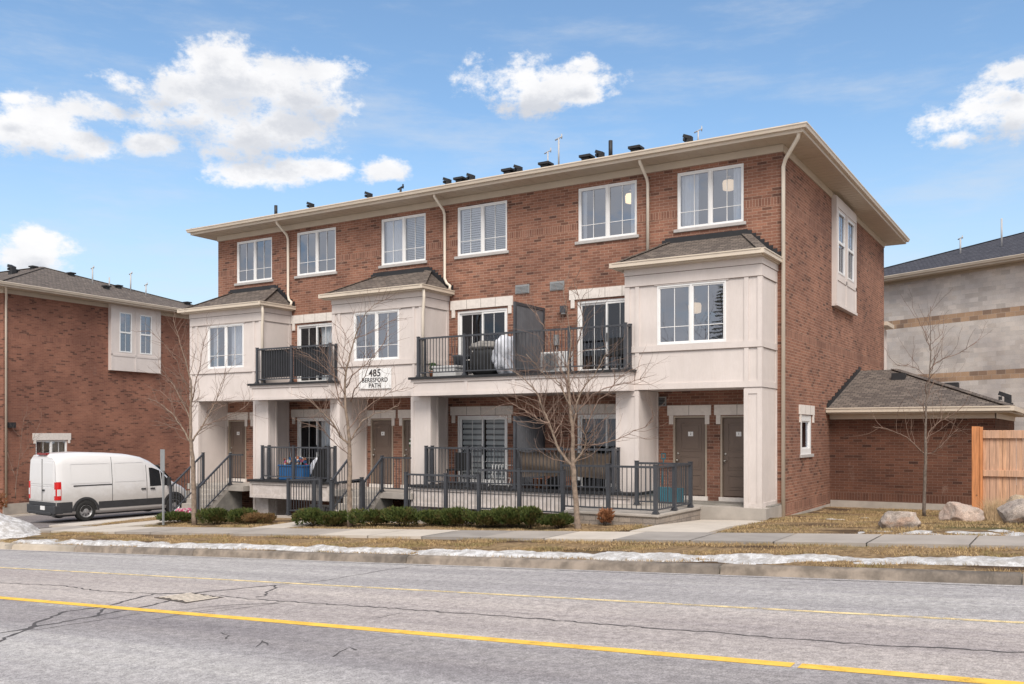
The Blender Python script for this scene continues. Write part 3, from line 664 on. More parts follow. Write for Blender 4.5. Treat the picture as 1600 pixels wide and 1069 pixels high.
def text(body, size, mat, loc, parent=None, name='sign_text', own_rot=False, bold=0.):
    cu = bpy.data.curves.new(name, 'FONT'); cu.body = body; cu.size = size; cu.align_x = 'CENTER'; cu.align_y = 'CENTER'; cu.extrude = .001; cu.offset = bold; cu.space_character = 1.06 if size > .1 else 1.
    tmp = bpy.data.objects.new('tmp', cu); sc.collection.objects.link(tmp)
    dg = bpy.context.evaluated_depsgraph_get(); me = bpy.data.meshes.new_from_object(tmp.evaluated_get(dg)); bpy.data.objects.remove(tmp)
    me.materials.clear(); me.materials.append(mat); me.name = name
    o = bpy.data.objects.new(name, me); sc.collection.objects.link(o); o.location = loc; o.rotation_euler = (R(90), 0, 0)
    if parent: o.parent = parent
    return o
GREEN = plain('wreath_green', (.05, .10, .04), .8, .3, 20)
# ------------------------------------------------------------------ hip roof with soffit and gutter
def hiproof(parent, x0, x1, y0, y1, ze, slope, mat, ov=.7, run=None, wallx=None, wally=None, fas=.19, name='roof', ridge_axis='x', gutter=True, frieze=True, friz=.2, soffit=True):
    """eave rectangle grows by ov; ze is the eave top"""
    a, b, c, d = x0-ov, x1+ov, y0-ov, y1+ov; h = min(b-a, d-c)/2; zr = ze+slope*h; mb = MB()
    E = [(a, c, ze), (b, c, ze), (b, d, ze), (a, d, ze)]
    if (b-a) >= (d-c): r1, r2 = (a+h, (c+d)/2, zr), (b-h, (c+d)/2, zr); mb.poly([E[0], E[1], r2, r1], mat); mb.poly([E[1], E[2], r2], mat); mb.poly([E[2], E[3], r1, r2], mat); mb.poly([E[3], E[0], r1], mat)
    else: r1, r2 = ((a+b)/2, c+h, zr), ((a+b)/2, d-h, zr); mb.poly([E[0], E[1], r1], mat); mb.poly([E[1], E[2], r2, r1], mat); mb.poly([E[2], E[3], r2], mat); mb.poly([E[3], E[0], r1, r2], mat)
    for p, q in ((E[0], r1), (E[1], r2 if (b-a) >= (d-c) else r1), (E[2], r2), (E[3], r1 if (b-a) >= (d-c) else r2), (r1, r2)):
        mb.bar((p[0], p[1], p[2]+.015), (q[0], q[1], q[2]+.015), .26, .02, mat)
    roof = mb.build(name, parent)
    zs = ze-fas
    if soffit:
        s = MB(); i = .012
        for (p, q, r_, t) in ((a, b, c, y0), (a, b, y1, d)): s.poly([(p, r_, zs), (q, r_, zs), (q, t, zs), (p, t, zs)], SOFF)
        s.poly([(a, y0, zs), (x0, y0, zs), (x0, y1, zs), (a, y1, zs)], SOFF); s.poly([(x1, y0, zs), (b, y0, zs), (b, y1, zs), (x1, y1, zs)], SOFF)
        x = a+.15
        while x < b: s.box(x, x+.018, c+.06, y0-.05, zs-.007, zs-.001, SOFF); x += .30
        y = c+.2
        while y < d: s.box(x1+.05, b-.06, y, y+.018, zs-.007, zs-.001, SOFF); y += .30
        s.build('soffit', parent)
    if frieze:
        s = MB(); s.box(x0-.03, x1+.03, y0-.028, y0-.002, zs-friz, zs-.008, SOFF); s.box(x1+.002, x1+.028, y0+.0, y1, zs-friz, zs-.008, SOFF); s.build('frieze_board', parent)
    if gutter:
        s = MB(); gp = [(0, 0), (-.02, -.0), (-.115, -.002), (-.12, -.03), (-.10, -.06), (-.085, -.12), (-.0, -.125)]
        def run_(p, q, ox, oy):   # gutter with an ogee profile; ox,oy outward
            n = len(s.v); mi = s.mi(TRIM)
            for P in (p, q):
                ex = 0
                for (o_, z_) in gp: s.v.append((P[0]-ox*o_ + P[2]*abs(oy)*(-o_), P[1]-oy*o_ + P[2]*abs(ox)*(-o_), ze+.012+z_))
            m_ = len(gp)
            for k in range(m_-1): s.f.append((n+k, n+k+1, n+m_+k+1, n+m_+k)); s.m.append(mi); s.sm.append(False)
        run_((a, c, -1), (b, c, 1), 0, -1); run_((b, c, -1), (b, d, 1), 1, 0); run_((b, d, 1), (a, d, -1), 0, 1); run_((a, d, 1), (a, c, -1), -1, 0)
        s.box(a, b, c, c+.02, zs-.002, ze, TRIM); s.box(b-.02, b, c+.02, d-.02, zs-.002, ze, TRIM); s.box(a, b, d-.02, d, zs-.002, ze, TRIM); s.box(a, a+.02, c+.02, d-.02, zs-.002, ze, TRIM)
        s.build('gutter', parent)
    return roof
def goosevent(mb, x, y, z, s=1.):
    mb.box(x-.16*s, x+.16*s, y-.16*s, y+.16*s, z-.15, z+.05*s, BLACKCAP)
    mb.obox((x, y, z+.16*s), .11*s, .11*s, .16*s, BLACKCAP); mb.obox((x-.10*s, y, z+.33*s), .20*s, .12*s, .07*s, BLACKCAP, Matrix.Rotation(R(22), 3, 'Y')); mb.obox((x-.24*s, y, z+.22*s), .05*s, .12*s, .06*s, BLACKCAP)
def flatvent(mb, x, y, z): mb.box(x-.12, x+.12, y-.12, y+.12, z-.1, z+.06, BLACKCAP); mb.box(x-.18, x+.18, y-.18, y+.18, z+.06, z+.13, BLACKCAP)
def pipevent(mb, x, y, z, h, mat, r=.045, tee=False):
    mb.tube([(x, y, z-.1), (x, y, z+h)], r, mat, 10)
    if tee: mb.tube([(x-.12, y, z+h-.03), (x+.12, y, z+h+.05)], r*.8, mat, 8); mb.tube([(x+.1, y, z+h-.02), (x+.1, y, z+h+.12)], r*.7, mat, 8)
# =================================================================== MAIN BUILDING
bd = thing('townhouse_building', 'three storey brown brick townhouse block with beige bays and balconies facing the road', 'building', (0, 0, 0))
WINX = [-26.48, -23.42, -19.59, -16.52, -12.27, -9.25]; WW = 1.83
SL2 = [(-23.42, -21.59), (-16.52, -14.68), (-12.30, -10.46)]
DOORX = [-26.92, -25.60, -20.03, -18.70, -9.36, -8.04]
DZ = .245
ops = [(x, x+WW, 7.44, 8.97) for x in WINX] + [(a, b, 3.62, 5.72) for a, b in SL2] + [(a, b, .36, 2.46) for a, b in SL2] + [(x, x+.95, DZ, 2.385) for x in DOORX]
ops += [(-15.8, -14.6, -1.1, -.35), (-13.0, -11.8, -1.1, -.35), (-22.8, -21.6, -1.3, -.55)]
mb = MB(); wall_y(mb, X0, X1, -2.0, 9.3, W, ops, BR)
wall_x(mb, W, 37.87, -.9, 9.3, X1, [(25.30, 26.45, 1.34, 2.42)], BR)
mb.poly([(X0, 37.87, -2.), (X0, W, -2.), (X0, W, 9.3), (X0, 37.87, 9.3)], BR); mb.poly([(X1, 37.87, -2), (X0, 37.87, -2), (X0, 37.87, 9.3), (X1, 37.87, 9.3)], BR)
mb.build('brick_wall', bd)
mb = MB().box(X1-.05, X1+.012, W-.012, 28.74, -.9, -.215, CONC); mb.box(-7.0, X1+.012, W-.012, W+.1, -.9, -.215, CONC); mb.build('foundation', bd)
hiproof(bd, X0, X1, W, 37.87, 9.49, .318, SH, ov=.7)
# third-floor windows
cur = {0: None, 1: None, 2: [('curtain', .04, .47, 0, 1), ('blind', .53, .97, .02, .98)], 3: [('shutter', .04, .49, .0, .98), ('blind', .52, .97, .02, .98)], 4: [('curtain', .86, .97, 0, 1), ('curtain', .04, .10, 0, 1)], 5: [('curtain', .04, .30, 0, 1), ('curtain', .82, .97, 0, 1)]}
for i, x in enumerate(WINX):
    window(bd, x, x+WW, 7.44, 8.97, W, curtain=cur[i], deep=1.5); sill(bd, x-.09, x+WW+.07, 7.44)
c2 = {0: [('curtain', .56, .95, 0, 1)], 1: None, 2: None}
c1 = {0: [('curtain', .55, .95, 0, 1)], 1: [('zebra', .06, .48, 0, .98), ('zebra', .53, .95, 0, .98)], 2: None}
for i, (a, b) in enumerate(SL2):
    slider(bd, a, b, 3.62, 5.72, W, c2[i]); lintel(bd, a-.25, b+.17+.04, 5.775, 6.06, joints=(.27, .5, .73), lug=.24)
    slider(bd, a, b, .36, 2.46, W, c1[i]); lintel(bd, a-.25, b+.21, 2.478, 2.745, joints=(.27, .5, .73), lug=.24)
NUM = ['10', '9', '6', '5', '2', '1']
for i, x in enumerate(DOORX):
    entrydoor(bd, x, DZ, NUM[i], wreath=(i == 3)); lintel(bd, x-.165, x+.95+.12, 2.405, 2.675, joints=(.5,), lug=.24)
for (a, b, c, d) in ((-15.8, -14.6, -1.1, -.35), (-13.0, -11.8, -1.1, -.35), (-22.8, -21.6, -1.3, -.55)):
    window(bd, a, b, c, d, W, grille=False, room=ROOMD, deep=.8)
# window on the end wall + projecting box bay window
window(bd, 25.30, 26.45, 1.34, 2.42, X1, side=True, dbl=False, fr=.16, grille=False, deep=1., rec=.0, curtain=[('blind', .2, .5, 0, 1)]); sill(bd, 25.22, 26.60, 1.34, X1, True); lintel(bd, 25.12, 26.75, 2.44, 2.70, X1, True, joints=(.37, .68), lug=.22)
px = X1+.13; mb = MB(); wo_ = [(29.32, 30.22, 6.86, 8.78), (30.66, 31.60, 6.86, 8.78)]
wall_x(mb, 29.0, 31.95, 5.82, 9.2, px, wo_, CLAD, .05)
mb.poly([(X1, 29.0, 5.82), (px, 29.0, 5.82), (px, 29.0, 9.2), (X1, 29.0, 9.2)], CLAD); mb.poly([(px, 31.95, 5.82), (X1, 31.95, 5.82), (X1, 31.95, 9.2), (px, 31.95, 9.2)], CLAD)
mb.poly([(X1, 29.0, 5.82), (X1, 31.95, 5.82), (px, 31.95, 5.82), (px, 29.0, 5.82)], CLAD)
mb.box(px+.001, px+.02, 29.0, 31.95, 6.62, 6.74, CLAD); mb.box(px+.001, px+.02, 30.38, 30.50, 5.9, 9.15, CLAD); mb.box(px+.001, px+.02, 29.0, 29.12, 5.9, 6.62, CLAD); mb.box(px+.001, px+.02, 31.83, 31.95, 5.9, 9.15, CLAD)
mb.box(px+.001, px+.045, 28.98, 31.97, 5.82, 5.90, CLAD); mb.box(px+.001, px+.02, 29.0, 29.12, 6.74, 9.15, CLAD); mb.box(px+.001, px+.022, 29.12, 31.83, 8.86, 9.15, CLAD)
mb.build('box_bay', bd)
def sash(parent, y0, y1, z0, z1, x):
    mb = MB(); g = MB(); w = y1-y0; f = .06
    mb.box(0, w, -.01, .05, z0, z0+f, WHITE); mb.box(0, w, -.01, .05, z1-f, z1, WHITE); mb.box(0, f, -.01, .05, z0+f, z1-f, WHITE); mb.box(w-f, w, -.01, .05, z0+f, z1-f, WHITE)
    zm = (z0+z1)/2; mb.box(f, w-f, -.012, .048, zm-.04, zm+.04, WHITE)
    mb.box(w/2-.008, w/2+.008, .015, .025, z0+f, z1-f, WHITE)
    g.poly([(f, .03, z0+f), (w-f, .03, z0+f), (w-f, .03, z1-f), (f, .03, z1-f)], GLASS)
    g.poly([(0, .6, z0), (w, .6, z0), (w, .6, z1), (0, .6, z1)], ROOM)
    return mb, g
for (a, b, c, d) in wo_:
    m_, g = sash(bd, a, b, c, d, px); o = place(m_.build('window', bd), px, a, True); g.build('pane', o)
DKL = plain('dark_strip', (.17, .13, .11), .6, .05, 3)  # thin dark strips along the lower edges of the horizontal boards
# ---- cladding pieces
def boards(mb, x0, x1, y, z0, z1, hor=(), ver=(), t=.028):
    for (a, b) in hor: mb.box(x0, x1, y-t, y-.001, a, b, CLAD)
    hs = sorted(hor)
    for (a, b) in ver:
        z = z0; b = min(b, x1)
        for (c, d) in hs+[(z1, z1)]:
            if c-z > .01: mb.box(a, b, y-t, y-.001, z, min(c, z1), CLAD)
            z = d
GUT = {}
def bay(x0, x1, winx, vers, name_lbl, curtain, lamp=False, wright=None):
    wz = (4.20, 5.73); mb = MB(); wall_y(mb, x0, x1, 3.06, 6.35, B, [(winx, winx+WW, *wz)], CLAD, .06)
    mb.poly([(x1, B, 3.06), (x1, W, 3.06), (x1, W, 6.35), (x1, B, 6.35)], CLAD); mb.poly([(x0, W, 3.06), (x0, B, 3.06), (x0, B, 6.35), (x0, W, 6.35)], CLAD)
    mb.poly([(x0, B, 3.06), (x0, W, 3.06), (x1, W, 3.06), (x1, B, 3.06)], CLAD)
    boards(mb, x0-.02, x1+.017, B, 3.06, 6.06, hor=((3.06, 3.21), (4.04, 4.195), (5.77, 6.06)), ver=vers)
    mb.box(winx-.07, winx+WW+.07, B-.03, B-.001, 5.735, 5.765, CLAD)
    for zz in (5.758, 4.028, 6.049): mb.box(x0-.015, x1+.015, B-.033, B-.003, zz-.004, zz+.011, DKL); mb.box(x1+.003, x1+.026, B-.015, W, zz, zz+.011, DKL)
    mb.box(x0-.035, x1+.037, B-.04, B-.001, 6.06, 6.24, CLAD)
    # right-hand return
    t = .02
    for (a, b) in ((3.06, 3.21), (4.04, 4.195), (5.77, 6.06)):
        mb.box(x1+.001, x1+t, B, W, a, b, CLAD); mb.box(x0-t, x0-.001, B, W, a, b, CLAD)
    mb.box(x1+.001, x1+.04, B, W, 6.06, 6.24, CLAD); mb.box(x0-.04, x0-.001, B, W, 6.06, 6.24, CLAD)
    for (za, zb) in ((3.21, 4.04), (4.195, 5.77)):
        mb.box(x1+.001, x1+t, B, B+.10, za, zb, CLAD); mb.box(x1+.001, x1+t, W-.12, W, za, zb, CLAD)
    bo = mb.build('bay', bd); bo['label'] = name_lbl
    # roof
    ov = .24; zl, zt = 6.37, 7.10; a, b, c = x0-ov, x1+(.14 if wright is None else wright), B-ov
    r = MB(); L, Rr = (a+.72+.14, W, zt), (x1-.80, W, zt)
    r.poly([(a, c, zl), (b, c, zl), Rr, L], SH); r.poly([(b, c, zl), (b, W, zl), Rr], SH); r.poly([(a, W, zl), (a, c, zl), L], SH)
    r.poly([(a, c, zl-.02), (a, W, zl-.02), (b, W, zl-.02), (b, c, zl-.02)], SOFF)
    r.bar((b, c, zl+.015), (Rr[0], Rr[1], Rr[2]+.015), .24, .02, SH); r.bar((a, c, zl+.015), (L[0], L[1], L[2]+.015), .24, .02, SH)
    r.build('bay_roof', bd)
    # flashing: level strip on top, stepped at the slopes
    f = MB(); f.box(L[0]-.05, Rr[0]+.05, W-.035, W-.003, zt-.03, zt+.13, BLACKCAP)
    n = 8
    for i in range(n):
        xa = Rr[0]+(b-Rr[0])*i/n; xb = Rr[0]+(b-Rr[0])*(i+1)/n; zz = zt+(zl-zt)*(i/n); f.box(xa+.05, xb+.05, W-.03, W-.003, zz-.14, zz+.10, BLACKCAP)
        xa = L[0]+(a-L[0])*i/n; xb = L[0]+(a-L[0])*(i+1)/n; f.box(xb-.03, xa-.03, W-.03, W-.003, zz-.14, zz+.08, BLACKCAP)
    f.build('flashing', bd)
    g = MB()
    g.box(a, b, c-.09, c, zl-.11, zl+.012, TRIM); g.box(b, b+.09, c-.09, W, zl-.11, zl+.012, TRIM); g.box(a-.09, a, c-.09, W, zl-.11, zl+.012, TRIM)
    g.box(a-.004, b+.004, c-.105, c-.09, zl-.015, zl+.014, TRIM); g.box(b+.09, b+.105, c-.105, W, zl-.015, zl+.014, TRIM)
    g.box(a, b, c+.0, B-.04, zl-.15, zl-.05, SOFF); g.box(x1+.04, b, B-.04, W, zl-.15, zl-.05, SOFF)
    g.build('gutter', bd)
    w = window(bd, winx, winx+WW, wz[0], wz[1], B, curtain=curtain, rec=-.015, deep=1.25)
    return bo
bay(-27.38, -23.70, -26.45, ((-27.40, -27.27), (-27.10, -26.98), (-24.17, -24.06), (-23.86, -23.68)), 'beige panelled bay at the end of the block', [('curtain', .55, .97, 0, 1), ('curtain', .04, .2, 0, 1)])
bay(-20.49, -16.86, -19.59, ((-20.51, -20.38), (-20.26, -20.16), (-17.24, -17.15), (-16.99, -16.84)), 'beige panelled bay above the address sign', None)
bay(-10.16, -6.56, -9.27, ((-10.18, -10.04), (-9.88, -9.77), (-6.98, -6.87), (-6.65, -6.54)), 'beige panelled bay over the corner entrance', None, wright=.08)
# rear bay
mb = MB().box(-10.2, -6.56, 37.9, 39.2, 2.0, 6.1, CLAD); mb.box(-10.4, -6.3, 37.9, 39.45, 6.1, 6.25, TRIM); mb.box(-6.559, -6.54, 39.05, 39.2, 2, 6, CLAD); mb.build('rear_bay', bd)
# ---- piers
def pier(x0, x1, y0, y1, z0, z1, lbl=None, front_strips=True):
    mb = MB().box(x0, x1, y0, y1, z0, z1, CLAD); t = .02
    if front_strips and x1-x0 > .3:
        for (a, b) in ((x0-.01, x0+.10), (x1-.10, x1+.017)): mb.box(a, b, y0-t, y0-.001, z0+.12, z1-.03, CLAD)
        mb.box(x0-.01, x1+.017, y0-t, y0-.001, z0, z0+.12, CLAD); mb.box(x0+.1, x1-.1, y0-t, y0-.001, z1-.15, z1-.03, CLAD)
    for (a, b) in ((y0, y0+.09), (y1-.09, y1-.02)):
        if y1-y0 > .3: mb.box(x1+.001, x1+t, a, b, z0, z1-.03, CLAD)
    if y1-y0 > .3: mb.box(x1+.001, x1+t, y0+.09, y1-.09, z0, z0+.12, CLAD)
    return mb.build('pier', bd)
pier(-27.38, -26.96, B, W, -1.2, 3.05)
pier(-24.13, -23.43, B, B+.42, -1.4, 3.05); pier(-24.11, -23.79, B+.42, W, -1.4, 3.05, front_strips=False)
pier(-20.58, -20.20, B, W, -1.4, 3.05)
pier(-17.29, -16.57, B, B+.42, -1.4, 3.05); pier(-17.27, -16.88, B+.42, W, -1.4, 3.05, front_strips=False)
pier(-10.43, -9.80, B, W, -1.2, 3.05)
pier(-6.98, -6.56, B, W, .10, 3.05)
# ---- balconies (upper) and patios (lower)
def balcony(x0, x1, ztop, zbot, y0=BB, njoint=(), capL=None, name='balcony', y1=W):
    mb = MB().box(x0+.06, x1-.06, y0, y1, zbot, ztop-.07, CLAD); t = .02
    a, b = x0+.06, x1-.06
    mb.box(a, b, y0-t, y0-.001, zbot, zbot+.10, CLAD); mb.box(a, b, y0-t, y0-.001, ztop-.16, ztop-.071, CLAD)
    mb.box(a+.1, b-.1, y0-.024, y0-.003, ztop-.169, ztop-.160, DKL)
    for j in [a+.05]+list(njoint)+[b-.05]: mb.box(j-.05, j+.05, y0-t, y0-.001, zbot+.10, ztop-.16, CLAD)
    o = mb.build(name, bd)
    c = MB().box(x0, x1, y0-.08, y1, ztop-.07, ztop, BLACKCAP); c.build('deck_edge', bd)
    return o
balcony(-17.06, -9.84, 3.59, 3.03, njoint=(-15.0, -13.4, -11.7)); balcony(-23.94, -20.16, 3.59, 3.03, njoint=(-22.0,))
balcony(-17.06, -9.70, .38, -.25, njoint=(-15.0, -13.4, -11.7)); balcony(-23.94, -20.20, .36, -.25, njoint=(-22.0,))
POSTSEEN = {}
def railing(parent, pts, ztop, zlow, posts=True, name='railing', post=.075, bal=.115, base=None, flange=True, skip_last=False, rake=None, postlow=None, top=(.055, .05)):
    """pts: plan polyline of posts; ztop/zlow lists per point"""
    mb = MB(); n = len(pts)
    for i in range(n-1):
        p, q = pts[i], pts[i+1]; L = math.dist(p, q); a = (p[0], p[1], ztop[i]); b = (q[0], q[1], ztop[i+1]); c = (p[0], p[1], zlow[i]); d = (q[0], q[1], zlow[i+1])
        mb.bar(a, b, top[0], top[1], CHAR); mb.bar((a[0], a[1], a[2]-.11), (b[0], b[1], b[2]-.11), .028, .028, CHAR) if False else None
        mb.bar(c, d, .035, .035, CHAR)
        k = max(1, int(round(L/bal)))
        for j in range(1, k):
            t = j/k; x, y = p[0]+(q[0]-p[0])*t, p[1]+(q[1]-p[1])*t; z1, z2 = c[2]+(d[2]-c[2])*t, a[2]+(b[2]-a[2])*t
            mb.box(x-.008, x+.008, y-.008, y+.008, z1, z2, CHAR)
    o = mb.build(name, parent)
    if posts:
        for i in range(n-(1 if skip_last else 0)):
            p = pts[i]
            key = (id(parent), round(p[0], 2), round(p[1], 2)) if name == 'rail_panel' else None
            if key and key in POSTSEEN: continue
            POSTSEEN[key] = 1
            lo = (postlow[i] if postlow else zlow[i]-.09); h = post/2
            m_ = MB().box(p[0]-h, p[0]+h, p[1]-h, p[1]+h, lo, ztop[i]+.045, CHAR); m_.box(p[0]-h-.008, p[0]+h+.008, p[1]-h-.008, p[1]+h+.008, ztop[i]+.045, ztop[i]+.062, CHAR)
            if flange: m_.box(p[0]-.075, p[0]+.075, p[1]-.075, p[1]+.075, lo, lo+.015, CHAR); m_.box(p[0]-h-.014, p[0]+h+.014, p[1]-h-.014, p[1]+h+.014, lo+.015, lo+.06, CHAR)
            m_.build('post', o)
    return o
RY = 21.83
ra = railing(bd, [(-16.77, B-.03), (-16.77, RY), (-15.10, RY), (-13.39, RY), (-11.67, RY), (-10.02, RY), (-10.02, B-.03)], [4.74]*7, [3.72]*7, postlow=[3.59]*7)
rb = railing(bd, [(-23.60, B-.03), (-23.60, RY), (-21.99, RY), (-20.30, RY), (-20.30, B-.03)], [4.74]*5, [3.72]*5, postlow=[3.59]*5)
rc = railing(bd, [(-16.48, B-.03), (-16.48, RY), (-14.97, RY), (-13.39, RY), (-11.9, RY), (-10.36, RY), (-10.36, B-.03)], [1.49]*7, [.50]*7, postlow=[.38]*7)
rd_ = railing(bd, [(-23.35, B-.03), (-23.35, RY), (-21.90, RY), (-20.36, RY), (-20.36, B-.03)], [1.45]*5, [.48]*5, postlow=[.36]*5)
# dark privacy panels behind the small balcony rail
mb = MB()
for (a, b) in ((-23.42, -22.03), (-21.95, -20.34)):
    n = int((b-a)/.10)
    for i in range(n): xa = a+(b-a)*i/n; mb.box(xa+.004, a+(b-a)*(i+1)/n-.004, RY+.05, RY+.062, 3.78, 4.70, BLACKCAP)
mb.build('privacy_slats', rb)
def divider(z0, z1):
    x = -13.39; mb = MB(); mb.box(x-.035, x+.035, RY-.03, RY+.05, z0, z1, CHAR); mb.box(x-.035, x+.035, W-.12, W-.03, z0, z1, CHAR); mb.box(x-.03, x+.03, RY+.05, W-.12, z1-.08, z1, CHAR); mb.box(x-.03, x+.03, RY+.05, W-.12, z0+.05, z0+.12, CHAR)
    o = mb.build('privacy_divider', bd); p = MB(); n = 13; ya, yb = RY+.05, W-.12
    for i in range(n): a = ya+(yb-ya)*i/n; p.box(x-.012, x+.012, a+.003, ya+(yb-ya)*(i+1)/n-.003, z0+.12, z1-.08, SCREEN)
    p.build('panel', o)
divider(3.60, 5.60); divider(.40, 2.40)
# porch ceilings and balcony undersides are the decks themselves; ground floor patio floors
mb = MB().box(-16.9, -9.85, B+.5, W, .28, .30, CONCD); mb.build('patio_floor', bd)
# downspouts
DSP = plain('cream_downspout', (.72, .645, .55), .5, .04, 2)
def downspout(pts, r=.044):
    mb = MB(); mb.tube(pts, r, DSP, 8); 
    return mb.build('downspout', bd)
downspout([(-23.78, 22.86, 9.38), (-23.78, 22.90, 9.24), (-23.78, 23.36, 8.92), (-23.78, 23.43, 8.78), (-23.78, 23.43, 6.78), (-23.70, 23.40, 6.62), (-23.54, 23.36, 6.52), (-23.52, 23.3, 6.40)])
downspout([(-16.96, 22.86, 9.38), (-16.96, 22.90, 9.24), (-16.96, 23.36, 8.92), (-16.96, 23.43, 8.78), (-16.96, 23.43, 6.78), (-16.86, 23.40, 6.62), (-16.70, 23.36, 6.52), (-16.68, 23.3, 6.40)])
downspout([(-10.08, 22.86, 9.38), (-10.08, 22.90, 9.24), (-10.08, 23.36, 8.92), (-10.08, 23.43, 8.78), (-10.08, 23.43, 6.50)])
downspout([(-5.84, 22.86, 9.36), (-5.87, 22.92, 9.22), (-6.30, 23.36, 8.86), (-6.37, 23.42, 8.70), (-6.37, 23.42, -.22)], .05)
downspout([(-16.70, B-.18, 6.26), (-16.72, B-.12, 6.0), (-16.80, B-.07, 5.55), (-16.80, B-.07, 3.62)], .046)
downspout([(-23.54, B-.18, 6.26), (-23.56, B-.12, 6.0), (-23.64, B-.07, 5.55), (-23.64, B-.07, 3.62)], .046)
# roof furniture: own parts
def roofz(y): return 9.49+.318*(y-22.8)
def rv(kind, x, y, **k):
    mb = MB(); z = roofz(y)
    if kind == 'g': goosevent(mb, x, y, z, .62); mb.build('roof_vent', bd)
    elif kind == 'f': flatvent(mb, x, y, z+.05); mb.build('roof_vent', bd)
    else: pipevent(mb, x, y, z, **k); mb.build('vent_pipe', bd)
PIPE = plain('vent_pipe_grey', (.42, .42, .43), .5, .05, 3)
VY = 24.3
def vx(u): xc = (u-800)/1433.; return VY*(-.52547+xc*.85081)/(.85081+xc*.52547)
for u in (487, 578, 701, 738, 812, 940, 1078): rv('g', vx(u), VY)
for u in (720, 795, 853, 917, 994): rv('f', vx(u), VY)
rv('p', vx(431), VY, h=.38, mat=BLACKCAP, r=.06); rv('p', vx(954), VY, h=.5, mat=BLACKCAP, r=.06)
rv('p', vx(856), VY, h=.5, mat=PIPE, r=.022, tee=True); rv('p', vx(873), VY, h=.85, mat=PIPE, r=.026, tee=True); rv('p', vx(1091), VY, h=.32, mat=PIPE, r=.022, tee=True); rv('p', vx(626), VY, h=.2, mat=BLACKCAP, r=.04, tee=True)
# wall fittings
def grillebox(x0, x1, z0, z1, name='wall_vent', mat=None):
    mb = MB().box(x0, x1, W-.03, W+.02, z0, z1, GREYM); n = 5
    for i in range(n): zz = z0+.03+(z1-z0-.06)*i/n; mb.box(x0+.03, x1-.03, W-.045, W-.031, zz, zz+(z1-z0-.06)/n*.6, mat or GREYM)
    mb.build(name, bd)
grillebox(-14.38, -13.90, 6.10, 6.36); grillebox(-13.19, -12.72, 6.10, 6.36)
grillebox(-9.80, -9.56, 2.66, 2.92, mat=BLACKCAP)
mb = MB().box(-12.80, -12.62, W-.14, W, 5.43, 5.62, CHAR); mb.box(-12.77, -12.65, W-.12, W-.02, 5.38, 5.43, GREYM); mb.build('wall_lamp', bd)
mb = MB().box(-13.03, -12.89, W-.10, W, 4.49, 4.79, GREYM); mb.tube([(-12.96, W-.04, 4.49), (-12.96, W-.04, 3.7)], .015, GREYM, 6); mb.build('meter_box', bd)
mb = MB().box(-27.10, -27.02, W-.12, W, 2.12, 2.2, BLACKCAP); mb.build('wall_lamp', bd)
# address sign
mb = MB().box(-19.34, -18.05, B-.045, B-.021, 3.31, 3.945, WHITE); sg = mb.build('address_sign', bd)
text('485', .31, BLACKCAP, (-18.70, B-.047, 3.79), sg, bold=.007); text('BERESFORD', .19, BLACKCAP, (-18.70, B-.047, 3.575), sg, bold=.0045); text('PATH', .19, BLACKCAP, (-18.70, B-.047, 3.405), sg, bold=.0045)
# lamps inside
def lamp(x, y, z, lbl, mat):
    t = thing('ceiling_lamp', lbl, 'lamp', (x, y, z))
    mb = MB(); mb.lathe([(.11, 0), (.16, .02), (.17, .2), (.15, .26)], (0, 0, -.26), mat, 16); mb.build('lamp_shade', t)
    mb = MB(); mb.tube([(0, 0, 0), (0, 0, .12)], .012, CHROME, 6); mb.lathe([(.06, 0), (.07, .02)], (0, 0, .10), CHROME, 12); mb.build('stem', t)
lamp(-10.95, 24.25, 8.80, 'glowing round drum lamp hanging inside the window left of the corner bay roof', LAMPW)
lamp(-8.10, 24.35, 8.80, 'pale glowing lamp hanging inside the curtained top window over the corner bay', LAMPB)
lamp(-8.6, 23.1, 5.35, 'dim warm lamp inside the window of the corner bay', LAMPB)
# =================================================================== STAIRS, LANDINGS, LIGHT WELLS
def stairs(name, lbl, x0, x1, ytop, ybot, ztop, zbot, yback, land_x1, n, group=None):
    t = thing(name, lbl, 'stairs', (x0, ytop, 0), group=group)
    ox, oy = x0, ytop
    def L(mb, nm, **k): return mb.build(nm, t, **k)
    mb = MB().box(0, land_x1-ox, 0, yback-oy, ztop-.19, ztop, CONC); L(mb, 'landing', bevel=.01)
    mb = MB(); rise = (ztop-zbot)/n; run = (ytop-ybot)/(n-1)
    for i in range(1, n):
        z = ztop-rise*i; mb.box(0, x1-ox, -run*i, -run*(i-1), z-.5, z, CONC)
    L(mb, 'steps', bevel=.012)
    mb = MB(); a = x1-ox
    mb.poly([(a+.004, 0, ztop-.19), (a+.004, ybot-oy-.05, zbot-.3), (a+.004, .6, zbot-.6), (a+.004, .6, ztop-.19)], CONCD); mb.poly([(a-.15, 0, ztop-.2), (a-.15, .6, zbot-.6), (a-.15, ybot-oy, zbot-.6)], CONCD)
    L(mb, 'stringer')
    # handrails
    def rail(x, ya, za, yb, zb, extra=None, nm='handrail'):
        pts = [(x, ya), (x, yb)]; return pts
    h1 = railing(t, [(x1-ox+.03, 0.05), (x1-ox+.03, ybot-oy)], [ztop+1.05, zbot+1.05], [ztop+.12, zbot+.14], name='handrail', postlow=[ztop, zbot-.02], bal=.115)
    h2 = railing(t, [(.0, 0.05), (.0, ybot-oy)], [ztop+1.05, zbot+1.05], [ztop+.12, zbot+.14], name='handrail', postlow=[ztop, zbot-.02], bal=.115)
    h3 = railing(t, [(x1-ox+.03, .05), (land_x1-ox-.05, .05)], [ztop+1.05]*2, [ztop+.12]*2, name='handrail', postlow=[ztop]*2, posts=False)
    return t
zA = plane(-25.5, -.04); zB = plane(-18.7, -.02)
